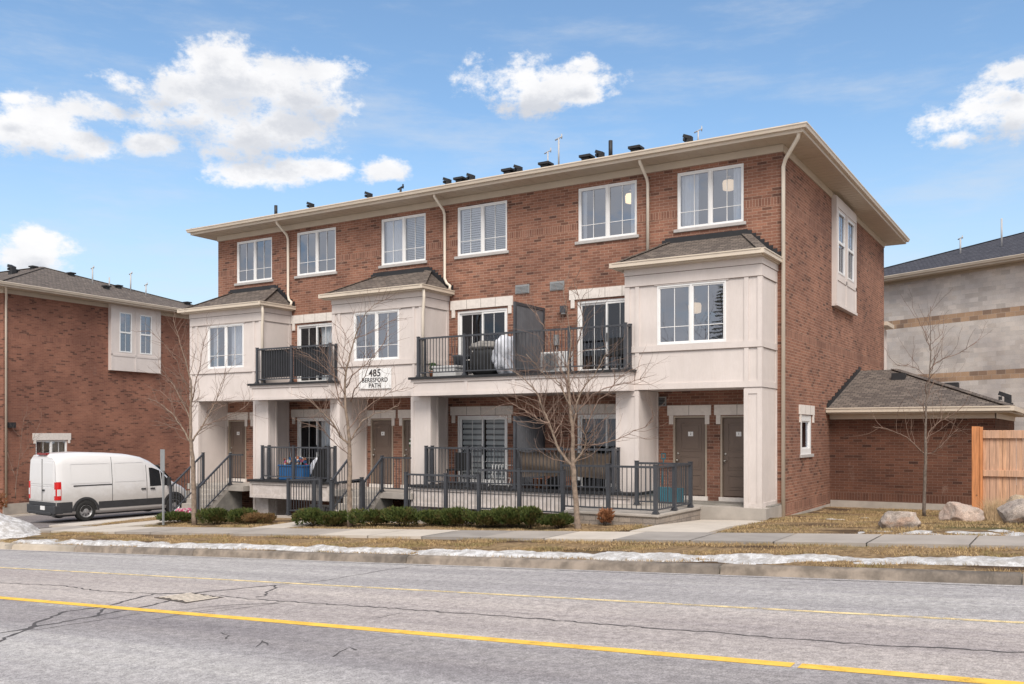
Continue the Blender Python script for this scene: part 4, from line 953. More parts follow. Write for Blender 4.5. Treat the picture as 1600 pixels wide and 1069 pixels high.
sA = stairs('entrance_stairs', 'concrete steps with dark metal handrails up to the far end doorway beside the van', -26.15, -24.80, 21.65, 20.35, .13, zA, W, -24.1, 7)
sB = stairs('entrance_stairs', 'concrete steps with dark metal handrails up to the middle doorway under the address sign', -19.35, -18.09, 21.65, 20.85, .13, zB, W, -16.9, 4)
mb = MB().box(-20.2, -19.36, 21.65, W, -.06, .13, CONC)
o = mb.build('landing'); o.parent = sB; o.location = (19.35, -21.65, 0)
mb = MB().box(-26.95, -26.16, 21.65, W, -.06, .13, CONC); o = mb.build('landing'); o.parent = sA; o.location = (26.15, -21.65, 0)
# low rail carried on along the walk from the middle steps
def fence(name, lbl, cat, segs, group=None):
    t = thing(name, lbl, cat, (segs[0][0][0], segs[0][0][1], 0), group=group); ox, oy = segs[0][0]
    for (p, q, z1, z2, l1, l2, pl) in segs:
        railing(t, [(p[0]-ox, p[1]-oy), (q[0]-ox, q[1]-oy)], [z1, z2], [l1, l2], name='rail_panel', postlow=[l1-pl, l2-pl], post=.085)
    return t
fence('metal_railing', 'short dark metal railing along the walk in front of the middle steps', 'railing', [((-18.04, 20.75), (-18.04, 19.48), .56, .50, -.38, -.44, .08)])
fence('metal_railing', 'short dark metal railing at the light well below the small patio', 'railing', [((-20.75, 20.46), (-19.42, 20.46), .47, .53, -.47, -.41, .12), ((-20.75, 20.46), (-20.75, 21.6), .47, .47, -.47, -.47, .12)])
F = [(-15.25, .83), (-13.95, .83), (-12.92, 1.0), (-11.72, 1.0), (-10.5, 1.15), (-9.3, 1.15), (-8.12, 1.15)]
segs = []
for i in range(6):
    a, b = F[i], F[i+1]; top = (.83, .83, 1.0, 1.0, 1.16, 1.16)[i]
    low = top-.97; segs.append(((a[0], 19.32), (b[0], 19.32), top, top, low, low, .09))
segs.append(((-8.12, 19.32), (-8.12, 20.45), 1.16, 1.17, .19, .2, .09)); segs.append(((-8.12, 20.45), (-8.12, 21.5), 1.17, 1.17, .2, .2, .09))
segs.append(((-9.55, 21.5), (-8.12, 21.5), 1.17, 1.17, .2, .2, .09))
fence('metal_railing', 'long stepped dark metal railing on the block wall in front of the large patio', 'railing', segs)
# light wells (concrete boxes open at the top)
def well(x0, x1, y0, y1, zb, parent=None):
    mb = MB(); zt = lambda x: plane(x, -.0)+.06
    mb.poly([(x0, y0, zb), (x1, y0, zb), (x1, y1, zb), (x0, y1, zb)], CONCD)
    mb.box(x0-.2, x1+.05, y0-.2, y0, zb, plane(x0, .03), CONC) if False else None
    mb.poly([(x0, y0, zb), (x0, y0, zt(x0)), (x1, y0, zt(x1)), (x1, y0, zb)], CONCD); mb.poly([(x0, y0-.2, zt(x0)-.6), (x1, y0-.2, zt(x1)-.6), (x1, y0-.2, zt(x1)), (x0, y0-.2, zt(x0))], CONC)
    mb.poly([(x0, y0-.2, zt(x0)), (x1, y0-.2, zt(x1)), (x1, y0, zt(x1)), (x0, y0, zt(x0))], CONC)
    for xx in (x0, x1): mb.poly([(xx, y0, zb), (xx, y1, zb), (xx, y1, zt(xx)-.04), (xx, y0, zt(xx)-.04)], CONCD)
    return mb.build('light_well', bd)
well(-16.95, -10.4, 19.55, 23.48, -2.0); well(-23.85, -20.55, 20.6, 23.48, -2.2); well(-24.75, -24.1, 20.6, 23.48, -2.2); well(-18.0, -16.95, 20.5, 23.48, -2.0)
# block platform beside the corner walk
BLK = brickmat('split_block', (.30, .265, .235), (.24, .21, .19), (.17, .15, .135), (.12, .11, .10), bw=.30, bh=.115, mo=.012, darkshare=.1)
pt = thing('block_platform', 'low grey stone block retaining wall with a concrete top beside the corner walkway', 'retaining wall', (-9.3, 20.6, 0)); ox, oy = -9.3, 20.6
mb = MB().box(-10.4-ox, -8.05-ox, 19.25-oy, 22.0-oy, -1.0, .035, BLK); mb.build('block_wall', pt)
mb = MB().box(-10.42-ox, -8.02-ox, 19.22-oy, 22.0-oy, .035, .095, CONC); mb.build('cap', pt, bevel=.01)
# corner porch slab
mb = MB().box(-9.80, -6.40, 22.0, W, -.5, .10, CONC); mb.box(-9.8, -6.42, B+.3, W, .10, .135, CONCD); mb.build('porch_slab', bd)
# ================================================================= GARAGE WING
gb = thing('garage_building', 'low brown brick side wing with a grey shingle hip roof beside the end wall', 'building', (-4.2, 28.75, 0)); ox, oy = -4.2, 28.75
mb = MB(); wall_y(mb, X1+.003-ox, -1.97-ox, -.9, 2.6, 0, [], BR3); wall_x(mb, 0, 9.0, -.9, 2.6, -1.97-ox, [], BR3); mb.build('brick_wall', gb)
mb = MB().box(X1+.02-ox, -1.955-ox, -.014, .1, -.9, -.10, CONC); mb.build('foundation', gb)
r = MB(); a, b, c, d, ze, zr = X1+.003-ox, -1.57-ox, -.42, 9.4, 2.66, 4.07; rx, ry = -5.3-ox, 33.2-oy
r.poly([(a, c, ze), (b, c, ze), (rx, ry, zr), (a, ry, zr)], SH); r.poly([(b, c, ze), (b, d, ze), (rx, ry, zr)], SH); r.poly([(b, d, ze), (a, d, ze), (a, ry, zr), (rx, ry, zr)], SH)
r.bar((b, c, ze+.02), (rx, ry, zr+.02), .26, .02, SH); r.build('roof', gb)
s = MB(); s.box(a, b, c-.10, c, ze-.12, ze+.012, TRIM); s.box(b, b+.10, c-.10, d, ze-.12, ze+.012, TRIM); s.box(a, b+.004, c-.118, c-.10, ze-.02, ze+.016, TRIM); s.build('gutter', gb)
s = MB(); s.box(a, b-.02, c+.01, -.03, ze-.17, ze-.12, SOFF); s.box(a, -1.97-ox+.03, -.03, -.002, ze-.32, ze-.12, TRIM); s.box(-1.97-ox+.002, -1.97-ox+.03, -.03, 9., ze-.32, ze-.12, TRIM); s.box(-1.97-ox+.03, b-.02, -.03, 9., ze-.17, ze-.12, SOFF); s.build('soffit', gb)
f = MB()
for i in range(22):
    t = i/22; y = c+(ry-c)*t; z = ze+(zr-ze)*t; f.box(a, a+.03, y, y+.22, z-.05, z+.15+.04*(i % 2), BLACKCAP)
    if i % 3 == 0: f.box(a, a+.025, y+.1, y+.42, z+.14, z+.18, BLACKCAP)
f.build('flashing', gb)
for (x, y, k) in ((-4.95, 31.9, 'f'), (-3.5, 32.9, 'f'), (-1.9, 33.0, 'g')):
    xx, yy = x-ox, y-oy; z = min(ze+(zr-ze)*(yy-c)/(ry-c), ze+(zr-ze)*(b-xx)/(b-rx)); mb = MB()
    if k == 'f': mb.box(xx-.2, xx+.2, yy-.2, yy+.2, z-.1, z+.17, BLACKCAP)
    else: goosevent(mb, xx, yy, z+.05, .9)
    mb.build('roof_vent', gb)
# ================================================================= NEIGHBOUR (west)
nb = thing('neighbour_building', 'brown brick building across the lane behind the white van', 'building', (-41.89, 23.49, 0), R(4.7))
HX0, HY1 = -21., 14.4
mb = MB(); wx = [(1.62, 3.30, -.4, 1.56)]
wall_y(mb, HX0, 0, -3, 8.5, 0, [], BR2); wall_x(mb, 0, HY1, -3, 8.5, 0, wx, BR2); mb.build('brick_wall', nb)
hiproof(nb, HX0, 0, 0, HY1, 8.72, .318, SH, ov=.7)
# drive-side window
o = window(nb, 1.62, 3.30, -.4, 1.56, 0, side=True, grille=True, muz=.12, curtain=[('blind', .55, .95, 0, 1)]); lintel(nb, 1.45, 3.50, 1.57, 1.90, 0, True, joints=(), lug=.16)
pxn = .2; mb = MB(); wo2 = [(6.2, 6.98, 6.10, 8.17), (7.5, 8.28, 6.10, 8.17)]
wall_x(mb, 5.68, 8.88, 5.13, 8.55, pxn, wo2, CLAD, .05)
mb.poly([(0, 5.68, 5.13), (pxn, 5.68, 5.13), (pxn, 5.68, 8.55), (0, 5.68, 8.55)], CLAD); mb.poly([(0, 5.68, 5.13), (0, 8.88, 5.13), (pxn, 8.88, 5.13), (pxn, 5.68, 5.13)], CLAD)
mb.box(pxn+.001, pxn+.02, 5.68, 8.88, 5.88, 6.0, CLAD); mb.box(pxn+.001, pxn+.02, 7.19, 7.29, 5.13, 8.5, CLAD); mb.box(pxn+.001, pxn+.022, 5.68, 8.88, 8.3, 8.5, CLAD)
mb.box(pxn+.001, pxn+.02, 5.68, 5.78, 5.13, 8.3, CLAD); mb.box(pxn+.001, pxn+.02, 8.78, 8.88, 5.13, 8.3, CLAD); mb.build('box_bay', nb)
for (a, b, c, d) in wo2:
    m_, g = sash(nb, a, b, c, d, pxn); o = place(m_.build('window', nb), pxn, a, True); g.build('pane', o)
mb = MB().tube([(.55, -.3, 8.62), (.50, -.2, 8.5), (.1, .08, 8.1), (.05, .1, 7.95), (.05, .1, -1.4)], .05, TRIM, 8); mb.build('downspout', nb)
mb = MB().box(0, .25, .2, .45, 2.15, 2.4, BLACKCAP); mb.build('wall_lamp', nb)
mb = MB().box(-.02, .03, -.02, HY1, -3, -1.35, CONC); mb.build('foundation', nb)
def nroof(x, y): return 8.72+.318*min(.7-x, y+.7, HY1+.7-y)
for (x, y, k) in ((-5.0, 3.9, 'g'), (-6.3, 4.9, 'f'), (-6.6, 6.2, 'f'), (-5.6, 7.8, 'f'), (-3.6, 9.3, 'f'), (-2.5, 7.6, 'f'), (-1.3, 12.2, 'f')):
    z = nroof(x, y); mb = MB(); (goosevent if k == 'g' else flatvent)(mb, x, y, z+.05); mb.build('roof_vent', nb)
for (x, y, h, tee) in ((-3.6, 7.6, 1.1, True), (-3.0, 8.2, .75, False), (-3.2, 9.8, 1.25, True), (-2.2, 10.0, .8, True)):
    z = nroof(x, y); mb = MB(); pipevent(mb, x, y, z, h*.8, PIPE, .038, tee); mb.build('vent_pipe', nb)
# ================================================================= GREY BLOCK BUILDING (east)
BLG = brickmat('grey_block', (.64, .60, .585), (.52, .485, .47), (.45, .42, .41), (.66, .63, .61), bw=.40, bh=.2, mo=.012, darkshare=.16)
BLT = brickmat('tan_block', (.48, .33, .23), (.38, .26, .18), (.22, .16, .13), (.60, .52, .46), bw=.40, bh=.2, mo=.012, darkshare=.2)
ang = math.atan2(.441, -.897); gx, gy = -1.9+11.0*(-.897), 43.5+11.0*.441
eb = thing('block_building', 'large pale grey block building with tan bands and dark roof behind the fence', 'building', (gx, gy, 0), ang-R(180))
LEN = 40.
mb = MB()
for (z0_, z1_, mt) in ((-3, 4.20, BLG), (4.20, 4.60, BLT), (4.60, 6.80, BLG), (6.80, 7.20, BLT), (7.20, 9.0, BLG)): wall_y(mb, 0, LEN, z0_ if z0_ < 0 else z0_, z1_, 0, [], mt)
wall_x(mb, 0, 18, -3, 9.0, LEN, [], BLG); mb.build('block_wall', eb)
hiproof(eb, 0, LEN, 0, 18, 9.22, .33, SHD, ov=.6, friz=.12)
for (x, k) in ((2.9, 'g'), (12.3, 'g'), (13.9, 'f')):
    y = 1.2 if x < 10 else (1.9 if k == 'g' else 3.6); z = 9.22+.33*(y+.6); mb = MB(); (goosevent if k == 'g' else flatvent)(mb, x, y, z+.05); mb.build('roof_vent', eb)
for (x, h, tee) in ((6.2, .9, True), (8.2, 1.6, False)):
    y = 3.2; z = 9.22+.33*(y+.6); mb = MB(); pipevent(mb, x, y, z, h*.8, PIPE, .04, tee); mb.build('vent_pipe', eb)
# ================================================================= WOOD FENCE
def woodmat(name, col):
    m, nt, p, o = newmat(name); t = nt.nodes.new('ShaderNodeTexCoord').outputs['Object']
    oi = nt.nodes.new('ShaderNodeNewGeometry')
    g = NOISE(nt, VSC(nt, t, (1., 1., .06)), 34., 5, .65); g2 = NOISE(nt, VSC(nt, t, (1., 1., .4)), 3.2, 3, .6); x, y, z = SEP(nt, t)
    pl = nt.nodes.new('ShaderNodeTexWhiteNoise'); pl.noise_dimensions = '1D'; nt.links.new(M(nt, 'FLOOR', M(nt, 'DIVIDE', x, .14)), pl.inputs['W'])
    c = MIX(nt, MAPR(nt, g, .3, .7), tuple(k*.62 for k in col), tuple(k*1.15 for k in col)); c = MIX(nt, M(nt, 'MULTIPLY', pl.outputs[0], .4), c, tuple(k*.7 for k in (col[0], col[1]*1.2, col[2]*1.6)))
    vor = nt.nodes.new('ShaderNodeTexVoronoi'); vor.inputs['Scale'].default_value = 3.1; nt.links.new(VSC(nt, t, (1., 1., .8)), vor.inputs['Vector'])
    c = MIX(nt, MAPR(nt, vor.outputs['Distance'], .075, .04), c, tuple(k*.3 for k in col))
    c = MIX(nt, M(nt, 'MULTIPLY', MAPR(nt, g2, .5, .75), .35), c, tuple(k*.55 for k in col))
    nt.links.new(c, p.inputs['Base Color']); p.inputs['Roughness'].default_value = .8; return m
CED = woodmat('cedar', (.62, .36, .22)); CED2 = woodmat('orange_cedar', (.60, .24, .09))
wf = thing('wooden_fence', 'new cedar board fence with an orange corner post beside the boulders', 'fence', (-2.15, 24.5, 0))
mb = MB().box(-.02, .14, -.07, .09, -.2, 2.09, CED2); mb.build('post', wf, bevel=.006); mb = MB().box(.145, .21, -.06, .12, -.2, 2.08, CED2); mb.build('post', wf, bevel=.006)
mb = MB(); x = .21; rr = random.Random(5)
while x < 9: mb.box(x+.004, x+.135, .02+rr.uniform(-.003, .003), .04, -.15, 2.0, CED); x += .14
mb.build('board_panel', wf)
for z in (1.90, .98, .12): mb = MB().box(.212, 9, -.035, .018, z-.09 if z > 1.5 else z-.075, z+.09 if z > 1.5 else z+.075, CED); mb.build('fence_rail', wf, bevel=.004)
for x in (2.6, 5.0): mb = MB().box(x, x+.14, -.07, .07, -.2, 2.09, CED2); mb.build('post', wf)
# ================================================================= BOULDERS
def rockmat(name, a, b, c):
    m, nt, p, o = newmat(name); t = nt.nodes.new('ShaderNodeTexCoord').outputs['Object']
    n = NOISE(nt, t, 3.4, 8, .7); f = NOISE(nt, t, 55., 4, .8); w = NOISE(nt, VSC(nt, t, (1, 1, 2.)), 1.6, 5, .6)
    k = MIX(nt, MAPR(nt, n, .35, .65), a, b); k = MIX(nt, MAPR(nt, w, .52, .66), k, c); k = MIX(nt, 1., k, MIX(nt, MAPR(nt, f, .3, .7), (.6, .6, .6), (1.4, 1.4, 1.4)), 'MULTIPLY')
    nt.links.new(k, p.inputs['Base Color']); p.inputs['Roughness'].default_value = .9
    bn = nt.nodes.new('ShaderNodeBump'); bn.inputs['Strength'].default_value = .9; bn.inputs['Distance'].default_value = .04; nt.links.new(M(nt, 'ADD', n, M(nt, 'MULTIPLY', f, .3)), bn.inputs['Height']); nt.links.new(bn.outputs[0], p.inputs['Normal'])
    return m
RKG = rockmat('grey_granite', (.27, .23, .205), (.46, .39, .34), (.42, .29, .22)); RKP = rockmat('pink_granite', (.47, .35, .29), (.38, .32, .28), (.58, .46, .39)); RKT = rockmat('tan_granite', (.42, .33, .23), (.33, .26, .19), (.50, .42, .32))
import bmesh
def boulder(lbl, x, y, sx, sy, sz, seed, mat, sink=.12, rz=0., cut=None):
    bm = bmesh.new(); bmesh.ops.create_icosphere(bm, subdivisions=5, radius=1.)
    r = random.Random(seed); pls = []
    for k in range(13):
        n = Vector((r.gauss(0, 1), r.gauss(0, 1), r.gauss(0, .8))).normalized(); pls.append((n, r.uniform(.66, .93)))
    if cut: pls += cut
    for v_ in bm.verts:
        p = v_.co.copy()
        for n, d in pls:
            s = p.dot(n)
            if s > d: p -= n*(s-d)*.97
        p += p.normalized()*(.10*mnoise.noise(p*1.3+Vector((seed, 0, 0))) + .05*mnoise.noise(p*4+Vector((0, seed, 0))) + .035*(1-abs(mnoise.noise(p*6.5))*2)*.6 + .02*mnoise.noise(p*14))
        v_.co = Vector((p.x*sx, p.y*sy, p.z*sz))
    me = bpy.data.meshes.new('boulder'); bm.to_mesh(me); bm.free(); me.materials.append(mat); me.polygons.foreach_set('use_smooth', [True]*len(me.polygons))
    o = bpy.data.objects.new('boulder', me); sc.collection.objects.link(o); o.location = (x, y, gz(x, y)+sz*.52-sink); o.rotation_euler = (0, 0, rz)
    tag(o, lbl, 'boulder', 'boulders on the lawn'); return o
#POS:boulders
boulder('flat topped grey granite boulder nearest the sidewalk', -2.98, 19.35, .43, .34, .29, 3, RKG, .04, .0, [(Vector((0, .1, 1)).normalized(), .62), (Vector((-.9, 0, .45)).normalized(), .74), (Vector((.95, -.2, .25)).normalized(), .80), (Vector((0, -1, -.25)).normalized(), .7)])
boulder('rounded pinkish boulder at the foot of the cedar fence post', -2.17, 22.1, .43, .38, .36, 8, RKP, .08, .2, [(Vector((.1, 0, 1)).normalized(), .78)])
boulder('pale tan boulder against the cedar fence boards', -1.10, 22.9, .34, .34, .46, 12, RKT, .10, .9)
boulder('dark rugged boulder nearest the sidewalk end of the row', -.98, 20.6, .40, .40, .40, 21, RKG, .08, .5)
# ================================================================= SIGN POST
t = thing('street_sign_post', 'grey metal post with a narrow sign plate seen edge on beside the van', 'sign post', (-23.93, 18.35, plane(-23.93, -.06)))
MB().box(-.03, .03, -.02, .02, -.2, 2.3, GREYM).build('post', t)
MB().box(-.10, .10, -.036, -.021, 1.66, 2.32, GREYM).build('sign_plate', t)
# ================================================================= TREES
BARK = plain('pale_bark', (.23, .175, .135), .9, .3, 12, bump=.8, bscale=60); TWIG = plain('brown_twig', (.20, .135, .105), .85, .2, 8); TWIGO = plain('orange_twig', (.32, .19, .11), .8, .2, 8); BARKG = plain('grey_bark', (.16, .13, .11), .9, .3, 12, bump=.7, bscale=60)
def tree(lbl, x, y, limbs, seed, ppm, u0, v0, bark=BARK, twig=TWIG, tw=1., depth=.8, lean=0., dens=1.):
    """limbs: polylines of (u,v,radius) drawn in the tree's own facing plane, ppm pixels per metre; every limb also gets its own depth"""
    t = thing('bare_tree', lbl, 'tree', (x, y, gz(x, y)-.03), group='leafless street trees')
    r = random.Random(seed); tr = MB(); cr = MB(); Rv = Vector((_c, _s, 0)); Fv = Vector((-_s, _c, 0))
    def W3(u, v_, d): return Rv*((u-u0)/ppm) + Fv*d + Vector((0, 0, (v0-v_)/ppm))
    seedpts = []
    for li, L in enumerate(limbs):
        dk = 0. if li == 0 else r.uniform(-1, 1); n = len(L); base_d = L[0][3] if len(L[0]) > 3 else 0.
        pts = []; rad = []
        for i, q in enumerate(L):
            tt = i/max(1, n-1); pts.append(W3(q[0], q[1], base_d+dk*depth*tt + (0 if li == 0 and q[1] > v0-110 else r.uniform(-.02, .02)))); rad.append(max(.0075, q[2]))
        # refine
        P, Q = [pts[0]], [rad[0]]
        for a, b, ra_, rb_ in zip(pts, pts[1:], rad, rad[1:]):
            k = 3
            for j in range(1, k+1):
                f = j/k; p = a.lerp(b, f); jit = .012 if li == 0 else .02
                if j < k: p += Vector((r.uniform(-jit, jit), r.uniform(-jit, jit), r.uniform(-jit, jit)))
                P.append(p); Q.append(ra_+(rb_-ra_)*f)
        (tr if rad[0] > .011 else cr).tube(P, Q, bark if rad[0] > .02 else twig, 9 if li == 0 else 6, cap=True)
        st = 0 if li else int(len(P)*.45)
        for i in range(st+1, len(P)):
            d = (P[i]-P[i-1]).normalized(); seedpts.append((P[i], d, Q[i], i/len(P)))
    def grow(p, d, rad, L, lev):
        n = max(3, int(L/.09)); P = [p]; Q = [rad]; dd = d.copy()
        for i in range(n):
            dd = (dd + Vector((r.gauss(0, .16), r.gauss(0, .16), r.gauss(.045, .13)))).normalized(); P.append(P[-1]+dd*(L/n)); Q.append(rad*(1-.62*(i+1)/n))
            if lev > 0 and i > 0 and r.random() < .42*dens:
                sd_ = dd.orthogonal().normalized(); sd_.rotate(Matrix.Rotation(r.uniform(0, 6.28), 3, dd)); nd = (dd*.75+sd_*.75+Vector((0, 0, .15))).normalized(); grow(P[-1], nd, Q[-1]*.62, L*r.uniform(.3, .6)*(1-i/n*.5), lev-1)
        cr.tube(P, Q, twig, 4 if rad > .005 else 3, cap=False)
    for (p, d, q, f) in seedpts:
        for _k in range(2 if r.random() < .45*dens else 1):
          if r.random() < .85*dens:
            sd_ = d.orthogonal().normalized(); sd_.rotate(Matrix.Rotation(r.uniform(0, 6.28), 3, d)); nd = (d*.7+sd_*.8+Vector((0, 0, .25))).normalized()
            grow(p, nd, max(.0060, min(.011, q*.5))*tw, r.uniform(.40, 1.35)*(1.1-.4*f), 2)
    tr.build('trunk', t); cr.build('crown', t); return t
T3 = [[(903, 822, .085), (902, 805, .068), (900, 775, .062), (897, 745, .058), (895, 721, .056), (895, 690, .045), (895, 660, .04), (892, 640, .036), (889, 610, .030), (888, 580, .024), (889, 556, .018), (892, 520, .010), (886, 480, .006), (880, 445, .004)],
 [(895, 722, .04), (885, 712, .034), (874, 697, .030), (866, 675, .028), (859, 655, .026), (850, 636, .022), (843, 612, .017), (832, 596, .013), (815, 580, .009), (797, 568, .006)],
 [(896, 719, .028), (906, 706, .024), (913, 694, .02), (914, 678, .015), (908, 665, .010), (902, 660, .006)],
 [(896, 664, .024), (900, 640, .022), (904, 617, .018), (914, 597, .015), (930, 580, .012), (940, 562, .008), (950, 540, .005)],
 [(891, 632, .022), (882, 610, .019), (874, 592, .015), (864, 585, .012), (853, 583, .009), (838, 565, .006), (822, 548, .004)],
 [(914, 668, .014), (925, 640, .013), (936, 618, .011), (950, 610, .009), (962, 588, .007), (985, 572, .004)],
 [(897, 690, .016), (925, 689, .014), (950, 685, .011), (972, 677, .009), (1000, 664, .006), (1020, 652, .004)],
 [(859, 655, .018), (845, 650, .014), (830, 640, .011), (815, 632, .008), (800, 622, .005)],
 [(866, 672, .014), (878, 655, .010), (884, 640, .007), (888, 625, .004)],
 [(889, 556, .014), (902, 530, .010), (912, 500, .007), (905, 470, .005), (896, 440, .003)],
 [(889, 600, .012), (872, 560, .009), (862, 530, .007), (850, 500, .005), (838, 478, .003)],
 [(900, 640, .012), (925, 610, .010), (955, 598, .008), (985, 592, .005), (1002, 585, .003)]]
tree('leafless tree with a pale forked trunk in front of the big patio', -9.59, 18.35, T3, 5, 69.4, 903, 822, depth=.9, dens=.9)
T2 = [[(547, 817, .085), (547, 790, .07), (546, 760, .062), (547, 720, .058), (546, 688, .052), (544, 660, .040), (540, 630, .034), (539, 600, .030), (541, 575, .026), (547, 548, .022), (554, 524, .018), (562, 502, .013), (571, 484, .008), (585, 470, .005), (603, 462, .003)],
 [(546, 690, .03), (532, 675, .026), (522, 655, .021), (512, 645, .016), (500, 632, .010), (486, 618, .006)],
 [(547, 684, .024), (556, 667, .02), (568, 650, .016), (584, 640, .012), (600, 638, .008), (622, 628, .004)],
 [(543, 640, .02), (530, 620, .016), (524, 595, .013), (520, 570, .010), (510, 550, .006), (498, 535, .004)],
 [(548, 622, .018), (556, 603, .015), (570, 590, .012), (582, 570, .009), (590, 552, .005)],
 [(541, 600, .018), (552, 580, .015), (566, 568, .012), (584, 552, .009), (600, 532, .006), (608, 510, .003)],
 [(539, 610, .015), (528, 585, .012), (515, 575, .009), (500, 560, .006), (487, 550, .003)],
 [(545, 665, .016), (560, 640, .013), (580, 622, .010), (604, 606, .007), (630, 598, .004)],
 [(546, 705, .014), (530, 690, .011), (516, 672, .008), (505, 655, .005)],
 [(541, 580, .013), (532, 555, .010), (536, 530, .007), (530, 505, .004)],
 [(554, 524, .012), (575, 515, .009), (600, 500, .006), (618, 490, .003)]]
tree('leafless tree growing from the hedge below the address sign', -16.54, 18.55, T2, 9, 58.5, 547, 817, depth=.9, dens=.95)
T1 = [[(303, 822, .085), (302, 790, .075), (301, 750, .068), (300, 715, .062), (297, 685, .05), (297, 650, .04), (298, 620, .032), (297, 595, .024), (291, 570, .017), (283, 545, .010), (276, 520, .006), (270, 500, .003)],
 [(299, 695, .03), (288, 680, .026), (276, 664, .022), (262, 648, .017), (248, 638, .012), (232, 628, .007), (215, 622, .004)],
 [(300, 690, .03), (312, 668, .024), (322, 645, .019), (330, 625, .014), (334, 600, .009), (345, 578, .005)],
 [(297, 660, .022), (285, 635, .018), (272, 615, .014), (262, 600, .010), (250, 590, .006), (235, 582, .003)],
 [(298, 630, .02), (306, 600, .016), (314, 575, .012), (318, 550, .008), (326, 525, .004)],
 [(312, 668, .016), (330, 660, .013), (350, 650, .010), (372, 638, .006), (385, 622, .003)],
 [(297, 615, .015), (285, 590, .012), (280, 565, .009), (262, 540, .006), (240, 520, .003)],
 [(322, 645, .012), (340, 630, .010), (356, 605, .007), (366, 580, .004)],
 [(297, 640, .012), (280, 625, .010), (262, 628, .007), (240, 610, .004)]]
tree('leafless tree in front of the far end steps beside the van', -22.62, 18.45, T1, 14, 51.9, 303, 822, depth=.9, dens=.95)
T4 = [[(1444, 806, .048), (1444, 770, .042), (1445, 735, .040), (1446, 708, .038), (1446, 680, .03), (1447, 650, .026), (1449, 615, .022), (1452, 580, .018), (1454, 555, .014), (1454, 530, .009), (1453, 500, .005), (1453, 476, .003)],
 [(1446, 708, .02), (1437, 700, .017), (1424, 687, .014), (1412, 678, .011), (1396, 671, .008), (1380, 666, .005), (1364, 664, .003)],
 [(1447, 702, .018), (1450, 684, .015), (1458, 670, .012), (1470, 660, .009), (1486, 652, .006), (1503, 643, .003)],
 [(1447, 707, .015), (1460, 703, .012), (1470, 692, .009), (1482, 678, .006), (1492, 668, .003)],
 [(1452, 577, .014), (1462, 564, .011), (1475, 557, .009), (1490, 552, .007), (1506, 543, .005), (1521, 533, .003)],
 [(1453, 545, .010), (1446, 525, .007), (1438, 508, .005), (1430, 496, .003)],
 [(1454, 535, .008), (1464, 527, .006), (1473, 520, .003)],
 [(1449, 620, .009), (1458, 600, .007), (1466, 585, .003)],
 [(1447, 650, .009), (1438, 640, .006), (1430, 628, .003)],
 [(1452, 590, .008), (1440, 575, .006), (1428, 566, .004), (1414, 566, .003)]]
tree('young slender leafless tree in front of the brick side wing', -3.42, 26.0, T4, 23, 59.9, 1444, 806, bark=BARKG, depth=.5, dens=.62)
# thin shoots by the neighbour's downspout
T0 = [[(20, 775, .02), (22, 745, .016), (26, 715, .012), (30, 680, .008), (34, 650, .004)], [(22, 745, .010), (10, 715, .007), (2, 690, .004)], [(26, 715, .010), (42, 690, .007), (55, 660, .003)], [(24, 725, .008), (40, 715, .006), (60, 700, .003)]]
tree('thin reddish sapling beside the neighbour building wall', -39.9, 22.9, T0, 31, 35., 20, 800, bark=TWIG, depth=.5, dens=.8)
# ================================================================= SHRUBS
def leafmat(name, a, b, c):
    m, nt, p, o = newmat(name); t = nt.nodes.new('ShaderNodeTexCoord').outputs['Object']; n = NOISE(nt, t, 14., 4, .7); n2 = NOISE(nt, t, 2.6, 3, .6)
    k = MIX(nt, MAPR(nt, n, .3, .7), a, b); k = MIX(nt, M(nt, 'MULTIPLY', MAPR(nt, n2, .50, .66), .75), k, c); nt.links.new(k, p.inputs['Base Color']); p.inputs['Roughness'].default_value = .7; p.inputs['Specular IOR Level'].default_value = .2; return m
YEW = leafmat('yew_green', (.022, .042, .012), (.115, .135, .036), (.13, .085, .035)); YEWB = leafmat('yew_browning', (.10, .060, .030), (.22, .13, .055), (.07, .095, .03)); DEAD = leafmat('dead_brown', (.20, .085, .040), (.34, .16, .08), (.14, .06, .035)); STEM = plain('shrub_stem', (.06, .042, .03), .9, .2, 10)
